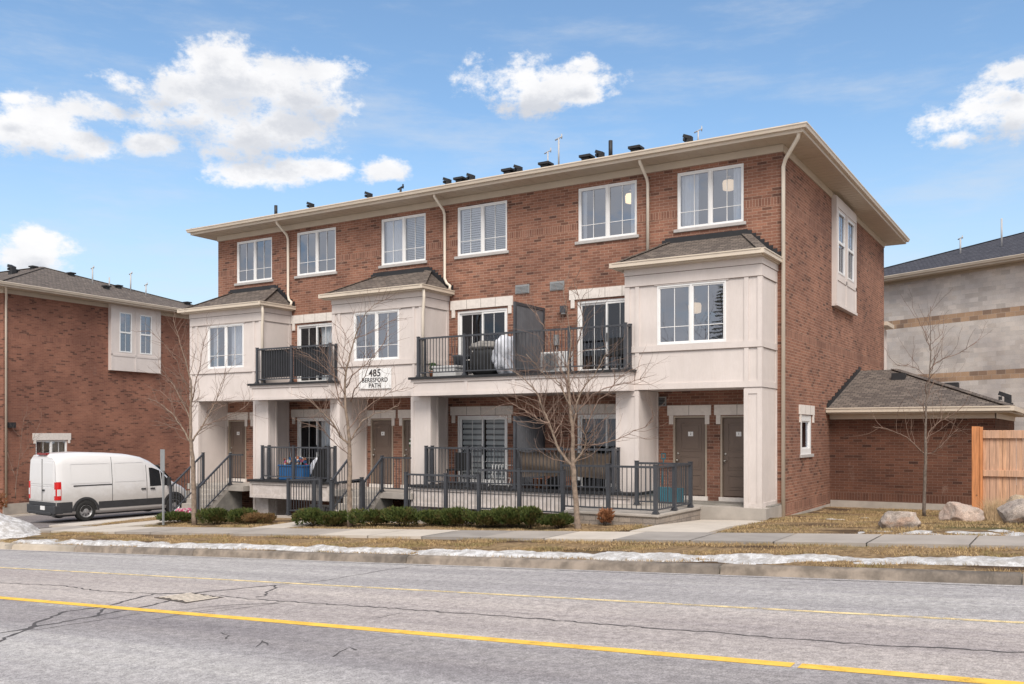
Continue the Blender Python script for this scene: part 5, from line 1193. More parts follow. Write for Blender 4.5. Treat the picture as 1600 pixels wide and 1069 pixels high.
def shrub(lbl, x, y, rx, ry, h, seed, mat=YEW, n=1500, cat='shrub', size=1., group='evergreen shrubs along the sidewalk', name='evergreen_shrub'):
    r = random.Random(seed); t = thing(name, lbl, cat, (x, y, gz(x, y)), group=group); st = MB(); fo = MB(); mi = fo.mi(mat); lumps = []
    for k in range(9):
        a = r.uniform(0, 6.28); q = r.uniform(.0, .72); lumps.append(Vector((rx*q*math.cos(a), ry*q*math.sin(a), h*r.uniform(.42, .66))))
    for L in lumps: st.tube([(L.x*.15, L.y*.15, -.05), (L.x*.6, L.y*.6, L.z*.5), tuple(L)], [.012, .009, .004], STEM, 4)
    for k in range(n):
        L = lumps[k % 9]; d = Vector((r.gauss(0, 1), r.gauss(0, 1), r.gauss(.15, .9))).normalized(); q = r.uniform(.35, 1.)**.5
        p = L + Vector((d.x*rx*.47*q, d.y*ry*.5*q, d.z*h*.42*q))
        if p.z < .02: p.z = r.uniform(.02, .15)
        out = (Vector((p.x/rx, p.y/ry, .6*p.z/h+.35)) + Vector((r.gauss(0, .35), r.gauss(0, .35), r.gauss(.1, .3)))).normalized()
        ln = r.uniform(.05, .12)*size; w = r.uniform(.010, .020)*size; sd_ = out.orthogonal(); sd_.rotate(Matrix.Rotation(r.uniform(0, 6.28), 3, out)); sd_.normalize()
        b = len(fo.v); q1 = p+out*ln*.5; fo.v += [tuple(p), tuple(q1+sd_*w), tuple(p+out*ln), tuple(q1-sd_*w)]; fo.f.append((b, b+1, b+2, b+3)); fo.m.append(mi); fo.sm.append(False)
        s2 = out.cross(sd_); b = len(fo.v); fo.v += [tuple(p), tuple(q1+s2*w), tuple(p+out*ln*.9), tuple(q1-s2*w)]; fo.f.append((b, b+1, b+2, b+3)); fo.m.append(mi); fo.sm.append(False)
    st.build('stem', t); fo.build('foliage', t); return t
def ux(u, y): xc = (u-800)/1433.; return y*(-.52547+xc*.85081)/(.85081+xc*.52547)
HD = [(273, .62, .50, YEW, 'small dark green shrub between the sign post and the first street tree'), (338, .62, .62, YEW, 'tall dark green shrub just past the first street tree'), (376, .52, .52, YEW, 'dark green shrub between the tall one and the browning one'), (403, .38, .40, YEWB, 'low browning shrub at the edge of the middle walkway'),
 (491, .42, .56, YEW, 'green shrub on the near side of the middle walkway with brown tips'), (522, .52, .58, YEW, 'green shrub touching the trunk of the tree below the address sign'),
 (584, .55, .56, YEW, 'first hedge shrub past the tree below the address sign'), (628, .55, .55, YEW, 'second hedge shrub past the tree below the address sign'), (672, .55, .55, YEW, 'hedge shrub in front of the left end of the large patio'), (714, .52, .56, YEW, 'hedge shrub in front of the striped blinds'), (757, .52, .55, YEW, 'hedge shrub below the stepped up railing post'), (798, .52, .58, YEW, 'hedge shrub in front of the patio divider'), (829, .36, .54, YEW, 'last shrub of the unbroken hedge row before the gap'),
 (876, .36, .40, YEW, 'low ragged shrub touching the pale forked trunk')]
for i, (u, rx, h, mt, lb) in enumerate(HD):
    y = 18.55 if u > 430 else 18.75
    shrub(lb, ux(u, y), y, rx*1.25, .46, h*(.60+.18*((i*7) % 5)/4), 40+i, mt, n=2600, size=1.0)
shrub('small dead brown bush at the foot of the block wall', ux(942, 18.9), 18.95, .20, .2, .34, 71, DEAD, 420, size=1.1, group=None, name='dead_bush')
shrub('low dry reddish brush at the base of the neighbour building', -40.6, 22.2, .9, .6, 1.0, 72, DEAD, 500, size=1.7, group=None, name='dead_bush')
DRYG = plain('dry_grass', (.52, .38, .23), .9, .2, 10)
t = thing('grass_tuft', 'tuft of dry tan grass between the cedar fence and tan boulder', 'dry grass', (-1.60, 23.2, gz(-1.6, 23.2))); m_ = MB(); r_ = random.Random(75)
for k in range(420):
    a, q = r_.uniform(0, 6.28), r_.random()**.5; x_, y_ = .22*q*math.cos(a), .16*q*math.sin(a); L = r_.uniform(.25, .62); b_ = r_.gauss(0, .22); c_ = r_.gauss(0, .15); w_ = .005
    m_.poly([(x_-w_, y_, 0), (x_+w_, y_, 0), (x_+w_*.7+b_*L*.5, y_+c_*L*.5, L*.6), (x_+b_*L*1.3, y_+c_*L, L), (x_-w_*.7+b_*L*.5, y_+c_*L*.5, L*.6)], DRYG)
m_.build('blades', t)
# ================================================================= VAN
def vanmat():
    m, nt, p, o = newmat('white_van_paint'); t = nt.nodes.new('ShaderNodeTexCoord').outputs['Object']; x, y, z = SEP(nt, t); n = NOISE(nt, VSC(nt, t, (1., .6, 1.)), 3.5, 6, .7)
    d = M(nt, 'MULTIPLY', MAPR(nt, M(nt, 'ADD', z, M(nt, 'MULTIPLY', n, -.9)), 1.0, .1), .55); nt.links.new(MIX(nt, d, (.70, .70, .71), (.36, .32, .28)), p.inputs['Base Color']); p.inputs['Roughness'].default_value = .3; p.inputs['Coat Weight'].default_value = .5; p.inputs['Coat Roughness'].default_value = .05; return m
VW = vanmat(); PLAST = plain('dark_plastic', (.035, .036, .040), .6, .1, 6); RUB = plain('tyre_rubber', (.018, .018, .018), .85, .2, 10); RIM = plain('steel_rim', (.42, .42, .43), .4, .08, 6, metal=.6); TLR = plain('red_lens', (.55, .012, .012), .25, .1, 8); TLW = plain('clear_lens', (.62, .60, .60), .25, .05, 8); VGL = plain('dark_glass', (.018, .022, .026), .06, .1, 3, spec=.8)
van = thing('white_van', 'white windowless cargo van with a dark lower band parked in the side lane', 'van', (-31.39, 18.995, -1.24), R(-5.2))
def section(y):      # returns half width, floor z, roof z, roof inset, waist
    import bisect
    tab = [(0.0, .96, .30, 2.30, .10), (.06, .99, .28, 2.40, .12), (.3, 1.01, .27, 2.45, .13), (1., 1.03, .26, 2.48, .13), (2., 1.03, .26, 2.44, .13), (2.8, 1.03, .26, 2.38, .13), (3.3, 1.02, .26, 2.28, .14), (3.7, 1.01, .26, 2.12, .16), (4.06, 1.0, .26, 1.90, .18), (4.4, .985, .26, 1.58, .17), (4.62, .97, .26, 1.34, .14), (4.8, .95, .28, 1.22, .12), (5.05, .90, .30, 1.10, .10), (5.25, .84, .32, .96, .08), (5.32, .76, .38, .78, .08)]
    for a, b in zip(tab, tab[1:]):
        if a[0] <= y <= b[0]+1e-6: f = (y-a[0])/(b[0]-a[0]); return [a[i]+(b[i]-a[i])*f for i in range(1, 5)]
    return list(tab[-1][1:])
ST = [0, .03, .06, .3, .7, 1., 1.5, 2., 2.4, 2.8, 3.1, 3.3, 3.5, 3.7, 3.9, 4.06, 4.2, 4.4, 4.5, 4.62, 4.8, 4.92, 5.05, 5.15, 5.25, 5.32]
body = MB(); mi = body.mi(VW); rings = []
for y in ST:
    hw, zf, zr, ins = section(y); b = len(body.v); H = zr-zf
    half = [(hw*.96, zf), (hw, zf+.12), (hw, zf+H*.33), (hw*.995, zf+H*.5), (hw-.03, zf+H*.60), (hw-ins*.62, zf+H*.82), (hw-ins*1.05, zf+H*.93), (hw-ins*2.1, zf+H*.985), (hw*.3, zf+H), (0, zf+H)]
    ring = half + [(-p[0], p[1]) for p in half[-2::-1]]
    body.v += [(x, y, z) for x, z in ring]; rings.append((b, len(ring)))
for (a, n), (b, _) in zip(rings, rings[1:]):
    for k in range(n-1): body.f.append((a+k, b+k, b+k+1, a+k+1)[::-1]); body.m.append(mi); body.sm.append(True)
    body.f.append((a, a+n-1, b+n-1, b)[::-1]); body.m.append(mi); body.sm.append(True)
body.f.append(tuple(rings[0][0]+k for k in range(rings[0][1]))); body.m.append(mi); body.sm.append(False)
body.f.append(tuple(rings[-1][0]+k for k in range(rings[-1][1]))[::-1]); body.m.append(mi); body.sm.append(False)
bo = body.build('body', van)
wl = MB()      # lower dark band and bumpers
def sidex(y, z):
    hw, zf, zr, ins = section(y); H = zr-zf; f = (z-zf)/H
    pts = [(0, hw*.96), (.12/H, hw), (.33, hw), (.5, hw*.995), (.60, hw-.03), (.82, hw-ins*.62), (.93, hw-ins*1.05), (1., hw-ins*2.1)]
    for a, b in zip(pts, pts[1:]):
        if a[0] <= f <= b[0]: return a[1]+(b[1]-a[1])*(f-a[0])/(b[0]-a[0])
    return hw
def sidepatch(mb, ys, z0f, z1f, mat, off=.006, sides=(1, -1), nz=4):
    for s in sides:
        def fn(u, t):
            i = u*(len(ys)-1); k = min(int(i), len(ys)-2); y = ys[k]+(ys[k+1]-ys[k])*(i-k); z = z0f(y)+(z1f(y)-z0f(y))*t; return (s*(sidex(y, z)+off), y, z)
        if s > 0: mb.grid(fn, (len(ys)-1)*3, nz, mat)
        else: mb.grid(lambda u, t: fn(1-u, t), (len(ys)-1)*3, nz, mat)
cst = lambda c: (lambda y: c)
sidepatch(wl, [0.02, .06, .3, .56], cst(.34), cst(.72), PLAST, .012); sidepatch(wl, [1.52, 2.4, 3.4, 4.16], cst(.43), cst(.68), PLAST, .010)
wl.box(-.98, .98, -.08, .02, .30, .58, PLAST); wl.box(-1.01, -.86, -.07, .24, .32, .60, PLAST); wl.box(.86, 1.01, -.07, .24, .32, .60, PLAST); wl.box(-.8, .8, -.12, -.02, .28, .38, PLAST); wl.box(-.96, .96, -.012, .02, .58, .72, PLAST)
wl.build('bumper', van, bevel=.02)
def wheel(x, y, s):
    t = MB(); R_ = .36
    def disc(mb, prof, mat, n=28):
        for k in range(len(prof)-1):
            (r0, x0_), (r1, x1_) = prof[k], prof[k+1]
            for j in range(n):
                a, b = 2*math.pi*j/n, 2*math.pi*(j+1)/n; P = [(x+s*x0_, y+r0*math.cos(a), R_+r0*math.sin(a)), (x+s*x0_, y+r0*math.cos(b), R_+r0*math.sin(b)), (x+s*x1_, y+r1*math.cos(b), R_+r1*math.sin(b)), (x+s*x1_, y+r1*math.cos(a), R_+r1*math.sin(a))]
                mb.poly(P if s < 0 else P[::-1], mat, True)
    disc(t, [(.0, -.24), (.33, -.24), (.36, -.21), (.36, -.03), (.33, 0.), (.25, 0.0), (.235, -.03)], RUB); w = t.build('wheel', van)
    rm = MB(); disc(rm, [(.235, -.03), (.22, -.008), (.19, -.05), (.10, -.035), (.085, .0), (.0, .01)], RIM)
    for k in range(8):
        a = k*math.pi/4; rm.obox((x+s*(-.036), y+.145*math.cos(a), R_+.145*math.sin(a)), .006, .03, .018, PLAST, Matrix.Rotation(a, 3, 'X'))
    rm.build('rim', w)
    return w
for (x, y, s) in ((1.055, 1.05, 1), (-1.055, 1.05, -1), (1.02, 4.62, 1), (-1.02, 4.62, -1)): wheel(x, y, s)
for s in (1, -1):
    for yc in (1.05, 4.62):
        ar = MB(); n = 16
        for k in range(n):
            a, b = math.pi*k/n, math.pi*(k+1)/n; r0, r1 = .41, .49; xx = s*1.05 if yc < 3 else s*1.012
            P = [(xx, yc+r0*math.cos(a), .38+r0*math.sin(a)), (xx, yc+r1*math.cos(a), .38+r1*math.sin(a)), (xx, yc+r1*math.cos(b), .38+r1*math.sin(b)), (xx, yc+r0*math.cos(b), .38+r0*math.sin(b))]
            ar.poly(P if s > 0 else P[::-1], PLAST); ar.poly([(xx, yc+r1*math.cos(a), .38+r1*math.sin(a)), (xx-s*.08, yc+r1*math.cos(a), .38+r1*math.sin(a)), (xx-s*.08, yc+r1*math.cos(b), .38+r1*math.sin(b)), (xx, yc+r1*math.cos(b), .38+r1*math.sin(b))], PLAST)
            ar.poly([(xx-s*.012, yc, .38), (xx-s*.012, yc+r0*math.cos(a), .38+r0*math.sin(a)), (xx-s*.012, yc+r0*math.cos(b), .38+r0*math.sin(b))], RUB)
        ar.build('wheel_arch', van)
ub = MB().box(-.9, .9, .2, 5.1, .20, .34, PLAST); ub.tube([(.5, .1, .24), (.5, .8, .24)], .05, GREYM, 8); ub.build('underbody', van)
# taillights, doors, windows, handles
for s in (1, -1):
    t = MB(); sidepatch(t, [.005, .06, .17], cst(.80), cst(1.44), TLR, .014, (s,)); xa, xb = s*.865, s*.965; t.box(xa, xb, -.012, .012, .80, 1.43, TLR); tl = t.build('taillight', van)
    t = MB(); t.box(s*.875, s*.958, -.018, -.012, .95, 1.18, TLW); sidepatch(t, [.03, .08, .15], cst(.95), cst(1.18), TLW, .018, (s,)); t.build('lens', tl)
t = MB()
for s in (1, -1): q0, q1 = (.03, .85) if s > 0 else (-.85, -.03); t.box(q0, q1, -.010, .006, .75, 1.24, VW); t.box(q0, q1, -.0101, .0059, 1.26, 2.20, VW); t.box(q0+.05, q1-.05, -.018, .004, 1.34, 2.12, VW)
t.build('rear_door', van, bevel=.008)
MB().box(-.004, .004, -.02, .0, .74, 2.24, PLAST).build('door_seam', van)
MB().box(.05, .20, -.05, -.012, 1.10, 1.16, PLAST).build('handle', van)
MB().box(.05, .35, -.10, -.081, .44, .58, WHITE).build('licence_plate', van)
MB().box(-.34, .30, -.02, .10, 2.38, 2.45, plain('dark_red_lens', (.22, .01, .01), .3)).build('brake_light', van)
t = MB(); t.box(1.0, 1.035, .60, 2.03, 1.26, 1.30, PLAST); t.build('door_rail', van)
def seam(y, z0_, z1_):
    m_ = MB(); m_.grid(lambda u, w: (sidex(y, z0_+(z1_-z0_)*w)+.004, y-.009+.018*u, z0_+(z1_-z0_)*w), 1, 8, PLAST); m_.build('door_seam', van)
seam(2.05, .45, 2.28); seam(3.44, .45, 2.1)
# pressed panels on the side
t = MB()
for (a, b) in ((.5, 1.96), (2.14, 3.32)):
    for (y0_, y1_, z0_, z1_) in ((a, b, 1.36, 1.38), (a, b, 2.05, 2.07), (a, a+.025, 1.38, 2.05), (b-.025, b, 1.38, 2.05)):
        sidepatch(t, [y0_, (y0_+y1_)/2, y1_], cst(z0_), cst(z1_), GREYM if False else VW, .012, (1,), 2)
t.build('side_pressing', van)
for s in (1, -1):
    t = MB(); sidepatch(t, [3.56, 3.8, 4.05], cst(1.14), lambda y: 1.84-max(0, y-3.7)*.35, VGL, .010, (s,)); t.build('side_window', van)
    t = MB(); sidepatch(t, [4.09, 4.25, 4.54], cst(1.14), lambda y: 1.70-(y-4.09)*1.05, VGL, .010, (s,)); t.build('side_window', van)
t = MB(); t.grid(lambda u, w: (-(.78-.03*w)+2*(.78-.03*w)*u, 4.66-.60*w, 1.335+.60*w), 6, 6, VGL); t.build('windscreen', van)
for y in (3.20, 3.58): MB().box(1.0, 1.05, y, y+.18, 1.03, 1.08, PLAST).build('handle', van)
for s in (1, -1):
    t = MB().box(s*.98, s*1.12, 4.28, 4.34, 1.16, 1.22, PLAST); t.box(s*1.06, s*1.22, 4.24, 4.34, 1.12, 1.46, PLAST); t.build('mirror', van, bevel=.02)
# ================================================================= BALCONY AND PATIO THINGS
CLOTH = plain('grey_cloth', (.22, .21, .20), .9, .1, 6); BLKC = plain('black_cover', (.012, .012, .013), .6, .2, 6); PLW = plain('white_plastic', (.62, .62, .62), .5, .05, 5); BLUE = plain('blue_plastic', (.02, .12, .32), .45, .1, 4); TEAL = plain('teal_plastic', (.02, .16, .22), .5, .1, 4); TARP = plain('brown_tarp', (.105, .078, .058), .75, .14, 3, bump=.6, bscale=18); PINK = plain('pink_petals', (.62, .12, .25), .7, .2, 20); WRAP = plain('white_wrap', (.60, .62, .68), .55, .08, 4); TERRA = plain('terracotta', (.40, .16, .08), .8, .1, 5); LGREEN = plain('leaf_green', (.06, .12, .04), .7, .3, 20)
def lumpy(mb, c, sx, sy, sz, mat, seed, amp=.12, n=18, sharp=False):
    def fn(u, w):
        a = 2*math.pi*u; b = math.pi*(w-.5); d = Vector((math.cos(a)*math.cos(b), math.sin(a)*math.cos(b), math.sin(b)))
        k = 1+amp*mnoise.noise(d*2.2+Vector((seed, 0, 0)))*2+amp*.6*mnoise.noise(d*6+Vector((0, seed, 0)))
        e = (abs(d.x)**4+abs(d.y)**4+abs(d.z)**4)**(-.25) if sharp else 1.
        return (c[0]+d.x*sx*k*e, c[1]+d.y*sy*k*e, c[2]+d.z*sz*k*e)
    return mb.grid(fn, n*2, n, mat)
D2 = 3.60; D1 = .385
t = thing('covered_grill', 'barbecue under a black cover with a grey top on the big balcony', 'grill', (-15.02, 22.9, D2)); lumpy(MB(), (0, 0, .42), .52, .30, .42, BLKC, 3, .06, sharp=True).build('cover', t); lumpy(MB(), (-.08, 0, .92), .50, .30, .16, CLOTH, 6, .08).build('grey_cap', t); MB().tube([(-.75, -.1, .52), (-.55, -.1, .52)], .015, CHROME, 6).build('handle', t)
o = lumpy(MB(), (0, 0, .56), .52, .30, .56, WRAP, 11, .17, 34, sharp=True).build('wrapped_bundle'); o.location = (-14.0, 22.7, D2); tag(o, 'bulky white plastic wrapped bundle beside the balcony divider', 'bundle')
t = thing('storage_box', 'low white plastic box with a lid on the left end of the big balcony', 'box', (-16.1, 22.4, D2)); MB().box(-.42, .42, -.2, .2, 0, .26, PLW).build('body', t, bevel=.02); MB().box(-.45, .45, -.22, .22, .262, .34, PLW).build('lid', t, bevel=.02)
t = thing('plant_pot', 'dark ribbed planter tub standing by the bay return on the big balcony', 'planter', (-16.05, 23.05, D2)); MB().lathe([(.20, 0), (.26, .62), (.28, .64), (.28, .70), (.24, .70), (.23, .6)], (0, 0, 0), CHAR, 18).build('pot', t)
t = thing('potted_plant', 'small terracotta pot with a green plant in the balcony corner', 'potted plant', (-16.62, 22.35, D2)); MB().lathe([(.08, 0), (.12, .18), (.13, .2), (.1, .2)], (0, 0, 0), TERRA, 12).build('pot', t)
m_ = MB(); r_ = random.Random(8)
for k in range(60): a = r_.uniform(0, 6.28); m_.obox((.1*math.cos(a)*r_.random(), .1*math.sin(a)*r_.random(), .22+r_.random()*.22), .03, .008, .02, LGREEN, Matrix.Rotation(a, 3, 'Z') @ Matrix.Rotation(r_.uniform(-1, 1), 3, 'X'))
m_.build('foliage', t)
t = thing('air_conditioner', 'white air conditioner unit with a round fan grille on the big balcony', 'air conditioner', (-12.55, 22.75, D2)); MB().box(-.45, .45, -.16, .16, .05, .62, PLW).build('casing', t, bevel=.015)
m_ = MB()
for k in range(1, 8): rr_ = .032*k; m_.tube([(-.16+rr_*math.cos(a*.35), -.168, .33+rr_*math.sin(a*.35)) for a in range(19)], .006, CHAR, 4, cap=False)
m_.build('fan_grille', t); MB().box(-.43, .11, -.1635, -.1605, .08, .58, GREYM).build('fan_panel', t)
t = thing('balcony_chair', 'dark chair behind the rail at the right end of the big balcony', 'chair', (-10.75, 22.7, D2))
def chair(t, mat, w=.27):
    MB().box(-w, w, -.25, .25, .42, .46, mat).build('seat', t); MB().box(-w, w, .23, .27, .46, .95, mat).build('backrest', t)
    for a in (-1, 1):
        for b in (-1, 1): MB().box(a*(w-.03)-.018, a*(w-.03)+.018, b*.22-.018, b*.22+.018, 0, .42, mat).build('leg', t)
chair(t, BLKC)
t = thing('patio_chair', 'black chair on the left end of the large ground patio', 'chair', (-15.85, 22.6, D1)); chair(t, BLKC)
# tarp hung on the patio rail
tp = MB(); tp.grid(lambda u, w: (-13.28+2.85*u - .06*math.sin(math.pi*w)*(u-.5)*2, RY+.065+.018*math.sin(u*9+w*5)+.02*math.sin(w*9+u*3), 1.43-.74*(1-w)-.05*abs(math.sin(u*math.pi*5))*w*.8-.07*math.sin(math.pi*u)*(1-w)*-1), 60, 16, TARP)
o = tp.build('tarp'); tag(o, 'brown tarp hung inside the ground patio railing', 'tarp')
r_ = random.Random(12); 
for i, (x, s, mt, lb, nm) in enumerate(((-12.95, .16, TERRA, 'tan pot on the patio floor below the left end of the tarp', 'pot'), (-12.35, .18, BLKC, 'black bag slumped on the patio floor below the tarp', 'bag'), (-11.75, .15, GREYM, 'small grey bucket on the patio floor below the middle of the tarp', 'bucket'), (-11.2, .18, BLKC, 'black boxy crate near the right end of the tarp', 'crate'))):
    if nm == 'bag': o = lumpy(MB(), (0, 0, s*.9), s*1.6, s, s, mt, i, .15, 12).build('bag')
    elif nm == 'crate': o = MB().box(-.26, .26, -.16, .16, 0, .07, mt).box(-.26, -.23, -.16, .16, .07, .27, mt).box(.23, .26, -.16, .16, .07, .27, mt).box(-.23, .23, -.16, -.14, .07, .27, mt).box(-.23, .23, .14, .16, .07, .27, mt).build('crate')
    else: o = MB().lathe([(s*.7, 0), (s, s*1.6), (s*1.08, s*1.62), (s*.95, s*1.66), (s*.9, s*1.2)], (0, 0, 0), mt, 14).build(nm)
    o.location = (x, 22.35, D1); tag(o, lb, nm)
t = thing('drying_rack', 'white wire rack standing on the patio in front of the striped blinds', 'rack', (-14.15, 22.35, D1))
m_ = MB()
for k in range(7): m_.tube([(-.32+.107*k, 0, .02), (-.32+.107*k, .0, .62)], .009, PLW, 5)
for z in (.05, .25, .45, .62): m_.tube([(-.36, 0, z), (.36, 0, z)], .011, PLW, 5)
m_.build('wire_frame', t)
for a in (-.34, .34): MB().tube([(a, -.2, 0), (a, 0, .35), (a, .2, 0)], .012, PLW, 5).build('leg', t)
# small patio things
t = thing('blue_bin', 'blue plastic tub full of pink and white odds and ends on the small patio', 'bin', (-22.25, 22.25, .365)); m_ = MB().box(-.55, .55, -.22, .22, 0, .5, BLUE); m_.box(-.58, .58, -.25, .25, .44, .5, BLUE); m_.build('tub', t, bevel=.02)
m_ = MB(); r_ = random.Random(2)
for k in range(40): m_.obox((r_.uniform(-.45, .4), r_.uniform(-.15, .15), .5+r_.random()*.22), r_.uniform(.02, .07), .03, r_.uniform(.02, .05), [PINK, PLW, TERRA, BLUE][k % 4], Matrix.Rotation(r_.uniform(0, 3), 3, 'Y'))
m_.build('contents', t)
o = MB().grid(lambda u, w: (-.45+.9*u, .1*math.sin(u*5)*.3, (.05+.75*u**.6)*w+.02), 20, 8, WRAP).build('sheet'); 
bpy.data.objects.remove(o)
o = lumpy(MB(), (0, 0, .36), .26, .2, .36, WRAP, 5, .12, 16).build('wrapped_bundle'); o.location = (-21.35, 22.35, .365); tag(o, 'white cloth wrapped shape leaning on the small patio', 'bundle')
t = MB(); t.poly([(-.5, 0, 0), (.22, 0, 0), (.22, 0, 1.15), (.05, 0, 1.0)], BLKC); t.poly([(-.5, .1, 0), (.05, .1, 1.0), (.22, .1, 1.15), (.22, .1, 0)], BLKC); t.poly([(-.5, 0, 0), (.05, 0, 1.), (.05, .1, 1.), (-.5, .1, 0)], BLKC); t.poly([(.05, 0, 1.), (.22, 0, 1.15), (.22, .1, 1.15), (.05, .1, 1.)], BLKC); t.poly([(.22, 0, 0), (.22, .1, 0), (.22, .1, 1.15), (.22, 0, 1.15)], BLKC)
o = t.build('folded_tent'); o.location = (-20.86, 21.95, .365); tag(o, 'black folded fabric triangle leaning at the right end of the small patio', 'folded cover')
t = thing('patio_umbrella', 'thin dark folded pole leaning over the blue tub', 'pole', (-22.6, 22.5, .365)); MB().tube([(0, 0, 0), (-.28, .1, 1.25)], [.03, .015], CHAR, 8).build('pole', t)
# corner porch things
t = thing('snow_shovel', 'blue handled snow shovel leaning on the corner porch wall', 'shovel', (-9.55, 23.15, .14)); MB().tube([(0, 0, .3), (.0, .12, 1.1)], .014, TEAL, 6).build('shaft', t); MB().box(-.06, .06, .10, .13, 1.08, 1.11, TEAL).box(-.06, -.045, .10, .13, 1.11, 1.22, TEAL).box(.045, .06, .10, .13, 1.11, 1.22, TEAL).box(-.06, .06, .10, .13, 1.22, 1.245, TEAL).build('grip', t); m_ = MB(); m_.grid(lambda u, w: (-.22+.44*u, -.06-.05*math.sin(math.pi*u)+.10*w, .0+.34*w), 8, 4, TEAL); m_.build('blade', t)
t = thing('blue_crate', 'teal blue recycling box behind the corner porch railing', 'recycling box', (-9.0, 22.5, .135)); m_ = MB().box(-.26, .26, -.19, .19, 0, .03, TEAL).box(-.26, -.235, -.19, .19, .03, .36, TEAL).box(.235, .26, -.19, .19, .03, .36, TEAL).box(-.235, .235, -.19, -.165, .03, .36, TEAL).box(-.235, .235, .165, .19, .03, .36, TEAL); m_.build('box', t)
# pink flowers by the end steps
t = thing('flower_pot', 'pink flowers in a low pot at the foot of the end steps', 'flowers', (-24.35, 19.5, gz(-24.35, 19.5))); MB().lathe([(.14, 0), (.2, .18), (.17, .18)], (0, 0, 0), TERRA, 14).build('pot', t); m_ = MB(); r_ = random.Random(5)
for k in range(110):
    a, q = r_.uniform(0, 6.28), r_.random()**.5*.34; m_.obox((q*math.cos(a), q*math.sin(a), .22+r_.random()*.16), .024, .024, .010, PINK if k % 4 else PLW, Matrix.Rotation(r_.uniform(0, 3), 3, 'X') @ Matrix.Rotation(a, 3, 'Y'))
m_.build('blossoms', t)
# ================================================================= SNOW
def snowmat():
    m, nt, p, o = newmat('old_snow'); t = nt.nodes.new('ShaderNodeTexCoord').outputs['Object']; n = NOISE(nt, t, 5., 7, .75); f = NOISE(nt, t, 45., 4, .8)
    k = MIX(nt, MAPR(nt, n, .35, .62), (.70, .70, .71), (.38, .36, .345)); k = MIX(nt, MAPR(nt, f, .56, .66), k, (.26, .225, .20)); nt.links.new(k, p.inputs['Base Color']); p.inputs['Roughness'].default_value = .75
    bn = nt.nodes.new('ShaderNodeBump'); bn.inputs['Strength'].default_value = .9; bn.inputs['Distance'].default_value = .04; nt.links.new(M(nt, 'ADD', n, M(nt, 'MULTIPLY', f, .4)), bn.inputs['Height']); nt.links.new(bn.outputs[0], p.inputs['Normal']); return m
SNOW = snowmat()
def snow(name, x0, x1, y0, y1, fn, nx, ny, lbl=None):
    mb = MB(); mi = mb.mi(SNOW); H = {}
    for i in range(nx+1):
        for j in range(ny+1):
            x, y = x0+(x1-x0)*i/nx, y0+(y1-y0)*j/ny; h = fn(x, y); mb.v.append((x, y, gz(x, y)+h)); H[(i, j)] = h
    for i in range(nx):
        for j in range(ny):
            if max(H[(i, j)], H[(i+1, j)], H[(i, j+1)], H[(i+1, j+1)]) > -.02:
                a = i*(ny+1)+j; mb.f.append((a, a+ny+1, a+ny+2, a+1)); mb.m.append(mi); mb.sm.append(True)
    o = mb.build(name); tag(o, kind='stuff')
    if lbl: tag(o, lbl, 'snow')
    return o
nz = mnoise.noise
def strip_h(x, y):
    yc = 14.06 + .75*sm((x+9)/11.) + .12*nz(Vector((x*.35, 0, 3)))+.07*nz(Vector((x*1.3, 5, 3))); hw = .36+.12*nz(Vector((x*.5, 7, 1)))+.09*nz(Vector((x*2.1, 1, 1)))
    hw += .12*sm((-15-x)/3.)
    d = abs(y-yc)/max(.1, hw); end = sm((x+25.2)/1.2); return (.065*(1-d*d)-.022+.055*nz(Vector((x*1.6, y*4, 0)))+.075*nz(Vector((x*.9, y*2, 8)))+.022*nz(Vector((x*8, y*9, 2))))*end*sm((y-13.72)/.14) - .08*(1-end*sm((y-13.72)/.14))
snow('snow_strip', -25.2, 6, 13.72, 15.6, strip_h, 620, 44, 'long strip of old snow on the grass verge between kerb and sidewalk')
def bank_h(x, y):
    d = math.hypot((x+28.1)/2.2, (y-15.1)/1.5); return .95*(1-d)*(1 if d < 1 else .3)+.16*nz(Vector((x*1.3, y*1.3, 4)))+.06*nz(Vector((x*5, y*5, 4)))-.05
snow('snow_bank', -31.2, -25.2, 13.2, 17.2, bank_h, 90, 60, 'dirty snow bank heaped at the corner of the side lane')
def patch(cx, cy, rx, ry, s): return lambda x, y: .035*(1-math.hypot((x-cx)/rx, (y-cy)/ry))+.06*nz(Vector((x*3, y*3, s)))-.022
for k, (cx, cy, rx, ry, lb) in enumerate(((-1.6, 18.35, 1.7, .35, 'thin melting snow between the boulders and the sidewalk'), (-3.9, 18.1, .55, .16, 'small melting snow patch at the sidewalk edge left of the grey boulder'), (-5.0, 22.6, .28, .18, 'tiny snow patch on the lawn by the end wall'), (-4.55, 23.9, .3, .2, 'tiny snow patch on the lawn near the side wing'))):
    o = snow('snow_patch', cx-rx*1.1, cx+rx*1.1, cy-ry*1.2, cy+ry*1.2, patch(cx, cy, rx, ry, k), 60, 24, lb)
